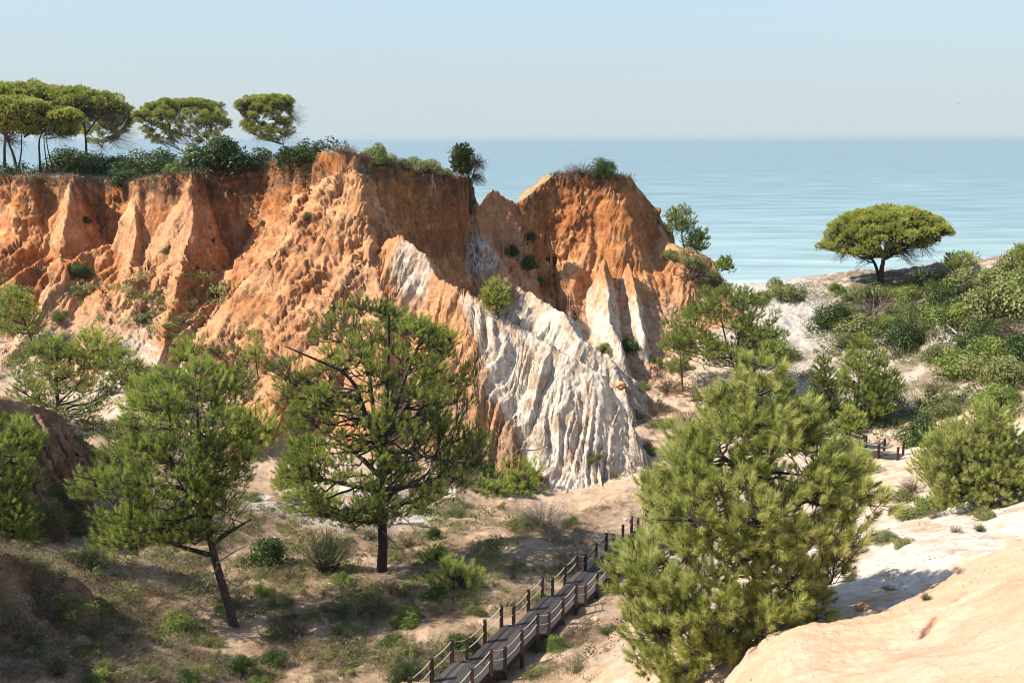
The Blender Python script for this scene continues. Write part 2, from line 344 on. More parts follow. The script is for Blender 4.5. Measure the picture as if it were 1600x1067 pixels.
class Geo:
    """collects triangles, quads and a tint per vertex"""
    def __init__(s): s.v = []; s.q = []; s.t = []; s.a = []; s.n = 0
    def add(s, v, q=None, t=None, a=0.5):
        v = np.asarray(v, float).reshape(-1, 3)
        if q is not None and len(q): s.q.append(np.asarray(q) + s.n)
        if t is not None and len(t): s.t.append(np.asarray(t) + s.n)
        s.v.append(v); s.a.append(np.full(len(v), a) if np.isscalar(a) else np.asarray(a)); s.n += len(v)
    def tube(s, pts, rad, k=6, a=.5, cap=True):
        pts = np.asarray(pts, float); n = len(pts); rad = np.broadcast_to(rad, (n,))
        T = np.gradient(pts, axis=0); T /= np.linalg.norm(T, axis=1)[:, None] + 1e-9
        ref = np.array([0, 1, 0.]) if abs(T[0, 1]) < .8 else np.array([1., 0, 0])
        A = np.cross(T, ref); A /= np.linalg.norm(A, axis=1)[:, None] + 1e-9; Bv = np.cross(T, A)
        th = np.arange(k) * 2 * np.pi / k
        v = pts[:, None] + rad[:, None, None] * (A[:, None] * np.cos(th)[None, :, None] + Bv[:, None] * np.sin(th)[None, :, None])
        i = np.arange(n - 1)[:, None] * k; j = np.arange(k)[None]; j2 = (j + 1) % k
        q = np.stack([i + j, i + j2, i + k + j2, i + k + j], -1).reshape(-1, 4)
        v = v.reshape(-1, 3)
        t = None
        if cap:
            v = np.concatenate([v, pts[:1], pts[-1:]]); m = n * k
            jj = np.arange(k); t = np.concatenate([np.stack([np.full(k, m), (jj + 1) % k, jj], 1), np.stack([np.full(k, m + 1), (n - 1) * k + jj, (n - 1) * k + (jj + 1) % k], 1)])
        s.add(v, q, t, a)
    def sticks(s, A, B, ra, rb, a=.5):
        """many straight three-sided twigs"""
        A = np.asarray(A, float); B = np.asarray(B, float); n = len(A)
        if n == 0: return
        T = B - A; T /= np.linalg.norm(T, axis=1)[:, None] + 1e-9
        ref = np.where(np.abs(T[:, 2:3]) < .8, [[0, 0, 1.]], [[1., 0, 0]])
        U = np.cross(T, ref); U /= np.linalg.norm(U, axis=1)[:, None] + 1e-9; W = np.cross(T, U)
        ra = np.broadcast_to(ra, (n,)); rb = np.broadcast_to(rb, (n,)); vs = []
        for c, r in ((A, ra), (B, rb)):
            for k in range(3):
                th = k * 2.0944; vs.append(c + r[:, None] * (U * math.cos(th) + W * math.sin(th)))
        v = np.stack(vs, 1).reshape(-1, 3); b = np.arange(n)[:, None] * 6
        q = np.concatenate([b + np.array([[k, (k + 1) % 3, 3 + (k + 1) % 3, 3 + k]]) for k in range(3)])
        s.add(v, q, None, a if np.isscalar(a) else np.repeat(a, 6))
    def blades(s, root, d, L, w, a):
        """needles and leaves: one slim triangle each"""
        n = len(root)
        if n == 0: return
        r = rng.normal(size=(n, 3)); U = np.cross(d, r); U /= np.linalg.norm(U, axis=1)[:, None] + 1e-9
        L = np.broadcast_to(L, (n,))[:, None]; w = np.broadcast_to(w, (n,))[:, None]
        v = np.stack([root - U * w * .5, root + U * w * .5, root + d * L], 1).reshape(-1, 3)
        s.add(v, None, np.arange(n * 3).reshape(-1, 3), np.repeat(a, 3))
    def leaves(s, c, nrm, size, a, asp=.55):
        """diamond leaves"""
        n = len(c)
        if n == 0: return
        r = rng.normal(size=(n, 3)); U = np.cross(nrm, r); U /= np.linalg.norm(U, axis=1)[:, None] + 1e-9; W = np.cross(nrm, U)
        W /= np.linalg.norm(W, axis=1)[:, None] + 1e-9
        size = np.broadcast_to(size, (n,))[:, None]
        v = np.stack([c - U * size * .5, c - W * size * .5 * asp, c + U * size * .5, c + W * size * .5 * asp], 1).reshape(-1, 3)
        s.add(v, np.arange(n * 4).reshape(-1, 4), None, np.repeat(a, 4))
    def box(s, c, ax, ay, az, a=.5):
        """box from centre and three half-axis vectors"""
        c, ax, ay, az = [np.asarray(q, float) for q in (c, ax, ay, az)]
        v = [c + i * ax + j * ay + k * az for i in (-1, 1) for j in (-1, 1) for k in (-1, 1)]
        s.add(v, [[0, 1, 3, 2], [4, 6, 7, 5], [0, 4, 5, 1], [2, 3, 7, 6], [0, 2, 6, 4], [1, 5, 7, 3]], None, a)
    def build(s, name, mat, parent=None, smooth=False, origin=None, link=True):
        v = np.concatenate(s.v)
        if origin is not None: v = v - np.asarray(origin)
        f = []
        if s.q: f.append(np.concatenate(s.q))
        if s.t: f.append(np.concatenate(s.t))
        return mesh_obj(name, v, f, mat, parent, smooth, {'tint': np.concatenate(s.a)}, link)

# ---------------------------------------------------------------- materials
def new_mat(name):
    m = bpy.data.materials.new(name); m.use_nodes = True; n = m.node_tree; n.nodes.clear()
    out = n.nodes.new('ShaderNodeOutputMaterial')
    return m, n, out
def N(n, t, **kw):
    o = n.nodes.new('ShaderNode' + t)
    for k, v in kw.items():
        if k.startswith('i_'):
            o.inputs[k[2:].replace('_', ' ')].default_value = v
        else: setattr(o, k, v)
    return o
def ramp(n, fac, stops):
    r = n.nodes.new('ShaderNodeValToRGB'); cr = r.color_ramp
    while len(cr.elements) < len(stops): cr.elements.new(.5)
    for e, (p, c) in zip(cr.elements, stops):
        e.position = p; e.color = (*c, 1)
    if fac is not None: n.links.new(fac, r.inputs[0])
    return r
def tinted(name, stops, rough=.75, trans=0.0, noise=0.0, nscale=6, bump=0, spec=.25):
    m, n, out = new_mat(name)
    at = N(n, 'Attribute', attribute_name='tint')
    fac = at.outputs['Fac']
    geo = N(n, 'NewGeometry')
    if noise:
        nz = N(n, 'TexNoise'); nz.inputs['Scale'].default_value = nscale; nz.inputs['Detail'].default_value = 5
        n.links.new(geo.outputs['Position'], nz.inputs['Vector'])
        ma = N(n, 'Math', operation='MULTIPLY_ADD'); n.links.new(nz.outputs['Fac'], ma.inputs[0]); ma.inputs[1].default_value = noise
        sb = N(n, 'Math', operation='SUBTRACT'); n.links.new(fac, sb.inputs[0]); sb.inputs[1].default_value = noise * .5
        n.links.new(sb.outputs[0], ma.inputs[2]); fac = ma.outputs[0]
    r = ramp(n, fac, stops)
    p = N(n, 'BsdfPrincipled'); p.inputs['Roughness'].default_value = rough; p.inputs['Specular IOR Level'].default_value = spec
    n.links.new(r.outputs[0], p.inputs['Base Color'])
    if bump and noise:
        b = N(n, 'Bump'); b.inputs['Strength'].default_value = bump; b.inputs['Distance'].default_value = .05
        n.links.new(nz.outputs['Fac'], b.inputs['Height']); n.links.new(b.outputs[0], p.inputs['Normal'])
    sh = p.outputs[0]
    if trans:
        t = N(n, 'BsdfTranslucent'); n.links.new(r.outputs[0], t.inputs['Color'])
        mx = N(n, 'MixShader'); mx.inputs[0].default_value = trans
        n.links.new(sh, mx.inputs[1]); n.links.new(t.outputs[0], mx.inputs[2]); sh = mx.outputs[0]
    n.links.new(sh, out.inputs['Surface'])
    return m
M = {}
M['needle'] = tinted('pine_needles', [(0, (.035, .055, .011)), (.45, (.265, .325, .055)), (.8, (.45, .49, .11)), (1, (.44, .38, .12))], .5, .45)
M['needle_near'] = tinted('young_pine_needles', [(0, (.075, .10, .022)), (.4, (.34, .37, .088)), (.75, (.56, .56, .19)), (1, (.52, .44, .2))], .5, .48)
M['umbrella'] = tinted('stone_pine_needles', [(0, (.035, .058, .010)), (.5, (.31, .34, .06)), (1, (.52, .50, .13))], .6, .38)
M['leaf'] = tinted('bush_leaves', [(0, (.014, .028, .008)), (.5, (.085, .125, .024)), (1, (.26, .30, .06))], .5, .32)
M['pale_leaf'] = tinted('pale_scrub_leaves', [(0, (.05, .065, .022)), (.5, (.20, .21, .065)), (1, (.38, .35, .13))], .6, .3)
M['dry'] = tinted('dry_twigs', [(0, (.055, .040, .026)), (.5, (.16, .115, .07)), (1, (.34, .27, .17))], .9, .1)
M['broom'] = tinted('broom_stems', [(0, (.035, .05, .022)), (.5, (.10, .125, .05)), (1, (.20, .21, .10))], .7, .2)
M['bark'] = tinted('pine_bark', [(0, (.010, .008, .007)), (.5, (.040, .030, .023)), (1, (.16, .12, .09))], .95, 0, .8, 9, .8)
M['dead'] = tinted('dead_wood', [(0, (.09, .07, .055)), (.5, (.26, .22, .18)), (1, (.45, .41, .36))], .9, 0, .3, 7)
M['greytwig'] = tinted('dead_crown_twigs', [(0, (.05, .04, .035)), (.5, (.12, .095, .08)), (1, (.22, .18, .15))], .9)
M['deck'] = tinted('weathered_planks', [(0, (.010, .009, .009)), (.5, (.034, .029, .027)), (1, (.10, .085, .078))], .8, 0, .35, 5, .3)
M['post'] = tinted('brown_posts', [(0, (.008, .006, .006)), (.5, (.030, .018, .013)), (1, (.08, .046, .032))], .85, 0, .5, 8, .3)
M['rope'] = tinted('pale_rope', [(0, (.25, .20, .14)), (.5, (.42, .36, .28)), (1, (.6, .55, .46))], .9)
M['pebble'] = tinted('pebbles', [(0, (.18, .12, .08)), (.5, (.42, .31, .22)), (1, (.65, .56, .46))], .95)
M['yellow'] = tinted('yellow_paint', [(0, (.55, .36, .03)), (1, (.6, .4, .04))], .6)
M['board'] = tinted('pale_board', [(0, (.42, .38, .28)), (1, (.6, .55, .42))], .7)
M['ink'] = tinted('dark_print', [(0, (.06, .05, .04)), (1, (.08, .07, .05))], .7)
M['concrete'] = tinted('pale_concrete', [(0, (.26, .24, .21)), (1, (.50, .46, .40))], .9, 0, .3, 3)

def terrain_mat():
    m, n, out = new_mat('eroded_sandstone')
    at = N(n, 'Attribute', attribute_name='Col'); rg = N(n, 'Attribute', attribute_name='rough')
    geo = N(n, 'NewGeometry')
    def noise(scale, det, z=1.0):
        mp = N(n, 'Mapping'); mp.inputs['Scale'].default_value = (scale, scale, scale * z)
        n.links.new(geo.outputs['Position'], mp.inputs[0])
        t = N(n, 'TexNoise'); t.inputs['Scale'].default_value = 1; t.inputs['Detail'].default_value = det; t.inputs['Roughness'].default_value = .62
        n.links.new(mp.outputs[0], t.inputs['Vector']); return t.outputs['Fac']
    a = noise(2.2, 8); b = noise(13, 5); c = noise(1.1, 5, .22); e = noise(30, 3)
    mr = N(n, 'MapRange'); mr.inputs[1].default_value = .3; mr.inputs[2].default_value = .7; mr.inputs[3].default_value = .64; mr.inputs[4].default_value = 1.32
    n.links.new(a, mr.inputs[0])
    mr2 = N(n, 'MapRange'); mr2.inputs[1].default_value = .3; mr2.inputs[2].default_value = .7; mr2.inputs[3].default_value = .84; mr2.inputs[4].default_value = 1.14
    n.links.new(c, mr2.inputs[0])
    sn = N(n, 'SeparateXYZ'); n.links.new(geo.outputs['True Normal'], sn.inputs[0]); st = N(n, 'MapRange'); st.inputs[1].default_value = .78; st.inputs[2].default_value = .5
    ab = N(n, 'Math', operation='ABSOLUTE'); n.links.new(sn.outputs[2], ab.inputs[0]); n.links.new(ab.outputs[0], st.inputs[0])
    lm = N(n, 'Mix'); lm.inputs[2].default_value = 1.0; n.links.new(st.outputs[0], lm.inputs[0]); n.links.new(mr2.outputs[0], lm.inputs[3])
    rm = N(n, 'Math', operation='MULTIPLY_ADD'); n.links.new(rg.outputs['Fac'], rm.inputs[0]); rm.inputs[1].default_value = 2.3; rm.inputs[2].default_value = -.55; rm.use_clamp = True
    ml = N(n, 'Mix'); ml.inputs[2].default_value = 1.0; n.links.new(rm.outputs[0], ml.inputs[0]); n.links.new(mr.outputs[0], ml.inputs[3])
    mul = N(n, 'Math', operation='MULTIPLY'); n.links.new(ml.outputs[0], mul.inputs[0]); n.links.new(lm.outputs[0], mul.inputs[1])
    mr3 = N(n, 'MapRange'); mr3.inputs[1].default_value = .3; mr3.inputs[2].default_value = .7; mr3.inputs[3].default_value = .80; mr3.inputs[4].default_value = 1.16
    n.links.new(e, mr3.inputs[0]); mul2 = N(n, 'Math', operation='MULTIPLY'); n.links.new(mul.outputs[0], mul2.inputs[0]); n.links.new(mr3.outputs[0], mul2.inputs[1]); mul = mul2
    vm = N(n, 'VectorMath', operation='SCALE'); n.links.new(at.outputs['Color'], vm.inputs[0]); n.links.new(mul.outputs[0], vm.inputs['Scale'])
    p = N(n, 'BsdfPrincipled'); p.inputs['Roughness'].default_value = .95; p.inputs['Specular IOR Level'].default_value = .1
    n.links.new(vm.outputs[0], p.inputs['Base Color'])
    s1 = N(n, 'Math', operation='MULTIPLY_ADD'); n.links.new(b, s1.inputs[0]); s1.inputs[1].default_value = .45; n.links.new(a, s1.inputs[2])
    s2 = N(n, 'Math', operation='MULTIPLY_ADD'); n.links.new(e, s2.inputs[0]); s2.inputs[1].default_value = .3; n.links.new(s1.outputs[0], s2.inputs[2]); s1 = s2
    bp = N(n, 'Bump'); bp.inputs['Distance'].default_value = .28
    n.links.new(rg.outputs['Fac'], bp.inputs['Strength']); n.links.new(s1.outputs[0], bp.inputs['Height'])
    n.links.new(bp.outputs[0], p.inputs['Normal']); n.links.new(p.outputs[0], out.inputs['Surface'])
    return m
M['terrain'] = terrain_mat()

def sea_mat():
    m, n, out = new_mat('sea_water')
    geo = N(n, 'NewGeometry'); sp = N(n, 'SeparateXYZ'); n.links.new(geo.outputs['Position'], sp.inputs[0])
    mp = N(n, 'Mapping'); mp.inputs['Scale'].default_value = (.0018, .011, 1); n.links.new(geo.outputs['Position'], mp.inputs[0])
    t = N(n, 'TexNoise'); t.inputs['Scale'].default_value = 1; t.inputs['Detail'].default_value = 5; n.links.new(mp.outputs[0], t.inputs['Vector'])
    lg = N(n, 'Math', operation='LOGARITHM'); n.links.new(sp.outputs[1], lg.inputs[0]); lg.inputs[1].default_value = 10
    mr = N(n, 'MapRange'); mr.inputs[1].default_value = 2.38; mr.inputs[2].default_value = 4.0; n.links.new(lg.outputs[0], mr.inputs[0])
    ad = N(n, 'Math', operation='MULTIPLY_ADD'); n.links.new(t.outputs['Fac'], ad.inputs[0]); ad.inputs[1].default_value = .4; n.links.new(mr.outputs[0], ad.inputs[2])
    sb = N(n, 'Math', operation='SUBTRACT'); n.links.new(ad.outputs[0], sb.inputs[0]); sb.inputs[1].default_value = .2
    r = ramp(n, sb.outputs[0], [(0, (.36, .39, .33)), (.06, (.235, .315, .30)), (.2, (.165, .245, .25)), (.45, (.13, .195, .21)), (1, (.115, .17, .185))])
    p = N(n, 'BsdfPrincipled'); p.inputs['Roughness'].default_value = .32; p.inputs['IOR'].default_value = 1.33
    mp2 = N(n, 'Mapping'); mp2.inputs['Scale'].default_value = (.016, .075, 1); mp2.inputs['Rotation'].default_value = (0, 0, .06); n.links.new(geo.outputs['Position'], mp2.inputs[0])
    w = N(n, 'TexNoise'); w.inputs['Scale'].default_value = 1; w.inputs['Detail'].default_value = 7; w.inputs['Roughness'].default_value = .6; n.links.new(mp2.outputs[0], w.inputs['Vector'])
    wr = N(n, 'MapRange'); wr.inputs[1].default_value = .35; wr.inputs[2].default_value = .65; wr.inputs[3].default_value = .72; wr.inputs[4].default_value = 1.22; n.links.new(w.outputs['Fac'], wr.inputs[0])
    vs = N(n, 'VectorMath', operation='SCALE'); n.links.new(r.outputs[0], vs.inputs[0]); n.links.new(wr.outputs[0], vs.inputs['Scale']); n.links.new(vs.outputs[0], p.inputs['Base Color'])
    bp = N(n, 'Bump'); bp.inputs['Strength'].default_value = .7; bp.inputs['Distance'].default_value = 2.5; n.links.new(w.outputs['Fac'], bp.inputs['Height'])
    n.links.new(bp.outputs[0], p.inputs['Normal']); n.links.new(p.outputs[0], out.inputs['Surface'])
    return m
M['sea'] = sea_mat()

# ---------------------------------------------------------------- build the terrain
def build_terrain():
    hlook(np.zeros(1), np.ones(1) * 50)
    cols, ys, tx, X, Y, Z = (_HG[k] for k in ('c', 'ys', 'tx', 'X', 'Y', 'Z'))     # one column per bearing
    dz = np.diff(Z, axis=1); dr = np.diff(Y, axis=1); r = Y[:, 1:]
    slope = np.abs(dz / dr)
    ds = np.sqrt(dz ** 2 + (dr * .55) ** 2) / r
    vis = np.clip(dz / dr + (CAM_Z - Z[:, 1:]) / r, 0, None)          # faces turned towards the viewpoint get more rows
    ds = ds * (.55 + .45 * np.clip(vis * 3, 0, 1.5)) * np.where(r > 160, .45, 1)
    k = np.ones(9) / 9
    pad = np.pad(ds, ((4, 4), (0, 0)), mode='edge'); ds = sum(pad[i:i + len(cols)] for i in range(9)) / 9
    cum = np.concatenate([np.zeros((len(cols), 1)), np.cumsum(ds, 1)], 1); cum /= cum[:, -1:]
    R = 860; q = np.linspace(0, 1, R)
    YR = np.stack([np.interp(q, cum[i], ys) for i in range(len(cols))])
    XR = tx[:, None] * YR
    Z, ID, S, TOP, RI = terrain(XR, YR, True)
    V = np.stack([XR, YR, Z], -1)
    # normals of the smooth shape, then crumbling displacement along them
    du = np.gradient(V, axis=0); dv = np.gradient(V, axis=1)
    Nn = np.cross(du, dv); Nn /= np.linalg.norm(Nn, axis=2)[..., None] + 1e-9
    Nn *= np.sign(Nn[..., 2:3]) + (Nn[..., 2:3] == 0)
    steep = 1 - np.abs(Nn[..., 2])
    rocky = np.where((ID == 2) | (ID == 3), 1.0, np.where(ID == 4, .6, np.where(ID == 5, .06, .14)))
    rocky = np.where(TOP, .15, rocky)
    x, y, z = XR, YR, Z
    f1 = n3(x * .55, y * .55, z * .38, 1); f2 = n3(x * 1.3, y * 1.3, z * .9, 2); f3 = n3(x * 3.1, y * 3.1, z * 2.2, 3)
    fl = np.abs(n3(x * .95, y * .95, z * .16, 5)); fl2 = np.abs(n3(x * 2.1, y * 2.1, z * .4, 6)); f4 = n3(x * 6.5, y * 6.5, z * 4.5, 4)
    fanr = np.isin(RI, (0, 1, 11, 12))
    rocky = np.where(fanr, .16, rocky * (.38 + .75 * np.clip(.5 + 1.6 * n3(x * .16, y * .16, z * .2, 18), 0, 1)))
    f5 = n3(x * .12, y * .12, z * 1.6, 16); f6 = n3(x * .4, y * .4, z * 3.2, 17)
    disp = np.where(ID == 5, .035 * (np.abs(f2) - .3) + .05 * f3 + .05 * f4 + .03 * n3(x * 14, y * 14, z * 14, 21), 0) + np.where(fanr, .07 * (.3 - np.abs(f3)) + .07 * f4, 0) + rocky * (.40 * (.3 - np.abs(f1)) + .34 * (.3 - np.abs(f2)) + .30 * (.3 - np.abs(f3)) + .20 * f4 + .14 * f5 + .10 * f6 + (.10 + .30 * np.clip(.5 + n3(x * .11, y * .11, z * .13, 11), 0, 1)) * (fl - .3) + (.08 + .28 * np.clip(.5 + n3(x * .2, y * .2, z * .2, 12), 0, 1)) * (fl2 - .3)) * np.clip(.30 + steep * 1.7, 0, 1.2)
    near = np.clip(YR / 45, .25, 1)
    V = V + Nn * (disp * near)[..., None]
    # ------- albedo (linear)
    C = lambda *c: np.array(c)
    def mix(a, b, t): return a * (1 - t[..., None]) + b * t[..., None]
    big = fbm2(x * .11, y * .11, 4, 200); mid = fbm2(x * .5, y * .5, 4, 210); z3 = n3(x * .35, y * .35, z * .5, 9); z4 = n3(x * 1.2, y * 1.2, z * 1.4, 10)
    sand = mix(np.broadcast_to(C(.56, .39, .25), V.shape), C(.68, .55, .42), sstep(-.3, .5, mid + .4 * big))
    litter = C(.30, .19, .11); grass = C(.30, .215, .12)
    # leaf litter and dry grass on the wooded floor at the left and along the gully
    wood = sstep(6, -6, x - (YR - 42) * .42 - 6 * sstep(60, 46, YR) * sstep(30, 36, YR)) * sstep(86, 70, YR)
    lit = sstep(-.45, .25, mid * .9 + big * .5 + .25) * wood
    ground_c = mix(sand, litter, lit * .85); ground_c = mix(ground_c, np.broadcast_to(grass, V.shape), sstep(.0, .6, n2(x * .9, y * .9, 220)) * wood * .6)
    gul = sstep(6, 0, np.abs(x - 17 - (YR - 100) * .06)) * sstep(84, 92, YR) * sstep(122, 112, YR)
    ground_c = mix(ground_c, C(.24, .13, .075), gul * sstep(-.2, .4, mid))
    # right hill: pale grey sand with scrub soil
    hilc = mix(np.broadcast_to(C(.47, .39, .315), V.shape), C(.30, .225, .155), sstep(-.15, .45, mid + .6 * big))
    crest = sstep(3.5, 1.0, np.abs(x - 37)) * sstep(112, 120, YR) * sstep(-.5, .2, mid + .3)
    hilc = mix(hilc, C(.47, .42, .365), np.clip(sstep(7, 2, np.abs(x - 35 )) * sstep(106, 118, YR), 0, 1))
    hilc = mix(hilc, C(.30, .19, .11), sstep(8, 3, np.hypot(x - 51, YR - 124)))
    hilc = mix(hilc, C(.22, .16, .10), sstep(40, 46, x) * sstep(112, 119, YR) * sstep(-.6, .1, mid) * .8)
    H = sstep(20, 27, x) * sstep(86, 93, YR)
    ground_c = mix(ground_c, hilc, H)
    white_sand = sstep(8, 13, x) * sstep(66, 56, YR) * sstep(28, 31, YR)
    ground_c = mix(ground_c, mix(np.broadcast_to(C(.68, .575, .465), V.shape), C(.58, .42, .28), sstep(.05, .5, mid)), white_sand)
    flat = sstep(8, 4, np.hypot((x + 13) * .75, (YR - 68) * 1.1))
    ground_c = mix(ground_c, C(.60, .52, .44), flat * sstep(-.3, .2, mid + .2))
    beach = sstep(190, 200, YR); ground_c = mix(ground_c, C(.66, .55, .40), beach)
    # cliffs
    orange = mix(np.broadcast_to(C(.47, .190, .065), V.shape), C(.58, .285, .125), sstep(-.5, .5, z3 + .5 * z4))
    red = C(.36, .125, .045)
    z5 = n3(x * .13, y * .13, z * .17, 14); z6 = n3(x * 1.6, y * 1.6, z * .13, 15)
    orange = mix(orange, C(.58, .315, .16), sstep(.05, .55, z5 + .3 * z4) * .6)
    orange = mix(orange, C(.33, .125, .048), sstep(.10, .65, -z5 + .35 * z6) * .75)
    band = n3(x * .05, y * .05, z * 1.1, 19) + .5 * n3(x * .1, y * .1, z * 2.7, 20); orange = orange * (1 + .26 * np.clip(band, -1, 1))[..., None]
    upper = sstep(.34, .10, S)
    cl = mix(orange, red, upper * sstep(-.4, .5, z6 + .5 * z3) * .8)
    talus = mix(np.broadcast_to(C(.56, .345, .21), V.shape), C(.44, .265, .165), sstep(-.3, .4, z4 + z5))
    cl = mix(cl, talus, sstep(.34, .55, S) * sstep(9, 2, np.abs(S - .55) * 20 + 0) * 0 + sstep(.36, .6, S) * np.where(S == .55, .25, .85))
    hgt = z - CAM_Z
    # white beds low in the cliff
    whz = np.full(x.shape, -60.0)
    fan = (YR < 100) & (x > np.interp(YR, [76, 78, 80, 83, 86, 90, 95], [6, 4, 2.2, -.5, -3, -4.9, -5.5]) + .8 * z3)
    whz = np.where(fan, -15.0 + 1.5 * z3 - .05 * x, whz)
    whz = np.where(RI == 1, -16.8 + 1.2 * z3, whz)
    whz = np.where(np.isin(RI, (11, 12)), -18.3 + 1.6 * z3, whz)
    whz = np.where((np.abs(x + 35.5) < 4.5) & (YR < 103), -21.0 + 1.5 * z3, whz)
    whz = np.where((x < -47) & (YR < 106), -21.5 + 1.5 * z3, whz)
    wm = sstep(1.3, -1.3, hgt - whz - 1.0 * z4 - 2.0 * z6)
    hump = sstep(2.6, 1.2, np.hypot(x + 9.5, YR - 94)) * sstep(-8.8, -10.0, hgt)
    wm = np.maximum(wm, hump * .8)
    hump2 = sstep(3.2, 1.4, np.hypot(x + 3.2, YR - 116)) * sstep(-10.5, -11.5, hgt) * sstep(-17, -14.5, hgt)
    wm = np.maximum(wm, hump2 * .75)
    white = mix(np.broadcast_to(C(.66, .56, .44), V.shape), C(.52, .41, .30), sstep(-.2, .6, z4 + .4 * z3))
    white = mix(white, C(.42, .285, .19), sstep(.05, .6, z6 + .5 * z4) * .75)
    cl = mix(cl, white, wm)
    scr = sstep(88, 84, YR) * sstep(-13, -9, x) * (~fan); cl = mix(cl, C(.29, .19, .12), scr * sstep(-.6, .2, mid) * .8)
    topc = mix(np.broadcast_to(C(.33, .24, .13), V.shape), C(.20, .15, .08), sstep(-.2, .4, mid))
    topc = np.where(((ID == 3) | ((x > -22)))[..., None], mix(topc, C(.48, .30, .16), np.full(x.shape, .5)), topc)
    cl = np.where(TOP[..., None], topc, cl)
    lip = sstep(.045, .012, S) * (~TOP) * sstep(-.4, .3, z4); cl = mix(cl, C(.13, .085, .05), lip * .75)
    bank = mix(np.broadcast_to(C(.22, .11, .06), V.shape), C(.33, .19, .11), sstep(-.3, .4, z4))
    rock = mix(np.broadcast_to(C(.60, .385, .25), V.shape), C(.65, .445, .30), sstep(-.4, .4, mid))
    dck = polyline(x, y, CRACK[:, :2], [])[0]; rock = mix(rock, C(.36, .18, .09), sstep(.22, .03, dck) * np.clip(.3 + n2(x * 1.5, y * 1.5, 65) * 1.5, 0, .8))
    rock = mix(rock, C(.50, .28, .155), sstep(.25, .6, n2(x * .35, y * .35, 300)) * .35)
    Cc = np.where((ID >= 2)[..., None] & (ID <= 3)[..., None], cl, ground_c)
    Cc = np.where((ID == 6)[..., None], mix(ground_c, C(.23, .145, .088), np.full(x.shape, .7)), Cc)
    rock = rock * .93
    Cc = np.where((ID == 4)[..., None], bank, Cc); Cc = np.where((ID == 5)[..., None], rock, Cc)
    Cc = np.where(((ID == 0) | (ID == 1) | (ID == 5))[..., None], Cc * .78, Cc * .88); Cc = np.clip(Cc, .01, .85)
    rough = np.where((ID == 2) | (ID == 3), .75, np.where(ID == 5, .34, .6))
    # ------- faces, split by what they belong to
    nc = len(cols); idx = np.arange(nc * R).reshape(nc, R)
    F = np.stack([idx[:-1, :-1], idx[1:, :-1], idx[1:, 1:], idx[:-1, 1:]], -1).reshape(-1, 4)
    du = np.gradient(V, axis=0); dv = np.gradient(V, axis=1)
    NN = np.cross(du, dv); NN /= np.linalg.norm(NN, axis=2)[..., None] + 1e-9; NN = NN.reshape(-1, 3)
    NN *= -1 if NN[:, 2].mean() < 0 else 1
    # flip winding if needed
    a, b, c = V.reshape(-1, 3)[F[0, 0]], V.reshape(-1, 3)[F[0, 1]], V.reshape(-1, 3)[F[0, 2]]
    if np.cross(b - a, c - a)[2] < 0: F = F[:, ::-1]
    fid = ID.reshape(-1)[F].max(1)
    VV = V.reshape(-1, 3); CC = Cc.reshape(-1, 3); RR = rough.reshape(-1)
    for nm, ids in (('ground', (0,)), ('hill', (1,)), ('cliff', (2,)), ('cliff_tower', (3,)), ('bank', (4,)), ('mound', (6,)), ('sandstone_slope', (5,))):
        f = F[np.isin(fid, ids)]
        u, inv = np.unique(f, return_inverse=True)
        o = mesh_obj(nm, VV[u], inv.reshape(-1, 4), M['terrain'], None, True, {'Col': CC[u], 'rough': RR[u]})
        o.data.normals_split_custom_set_from_vertices(NN[u].tolist())
        tag(o, kind='structure')
build_terrain()

s = 60000
sea = mesh_obj('sea', [(-s, 215, 0), (s, 215, 0), (s, s, 0), (-s, s, 0)], np.array([[0, 1, 2, 3]]), M['sea']); tag(sea, kind='structure')
def haze():
    o = mesh_obj('haze', [(-66000, -400, -13), (66000, -400, -13), (66000, 66000, -13), (-66000, 66000, -13), (-66000, -400, 50), (66000, -400, 50), (66000, 66000, 50), (-66000, 66000, 50)],
                 np.array([[0, 3, 2, 1], [4, 5, 6, 7], [0, 1, 5, 4], [1, 2, 6, 5], [2, 3, 7, 6], [3, 0, 4, 7]]))
    m, n, out = new_mat('sea_air'); v = N(n, 'VolumePrincipled'); v.inputs['Color'].default_value = (.54, .64, .67, 1); v.inputs['Density'].default_value = 6.5e-5; v.inputs['Anisotropy'].default_value = .1
    n.links.new(v.outputs[0], out.inputs['Volume']); o.data.materials.append(m); tag(o, 'pale sea haze', kind='stuff')
haze()
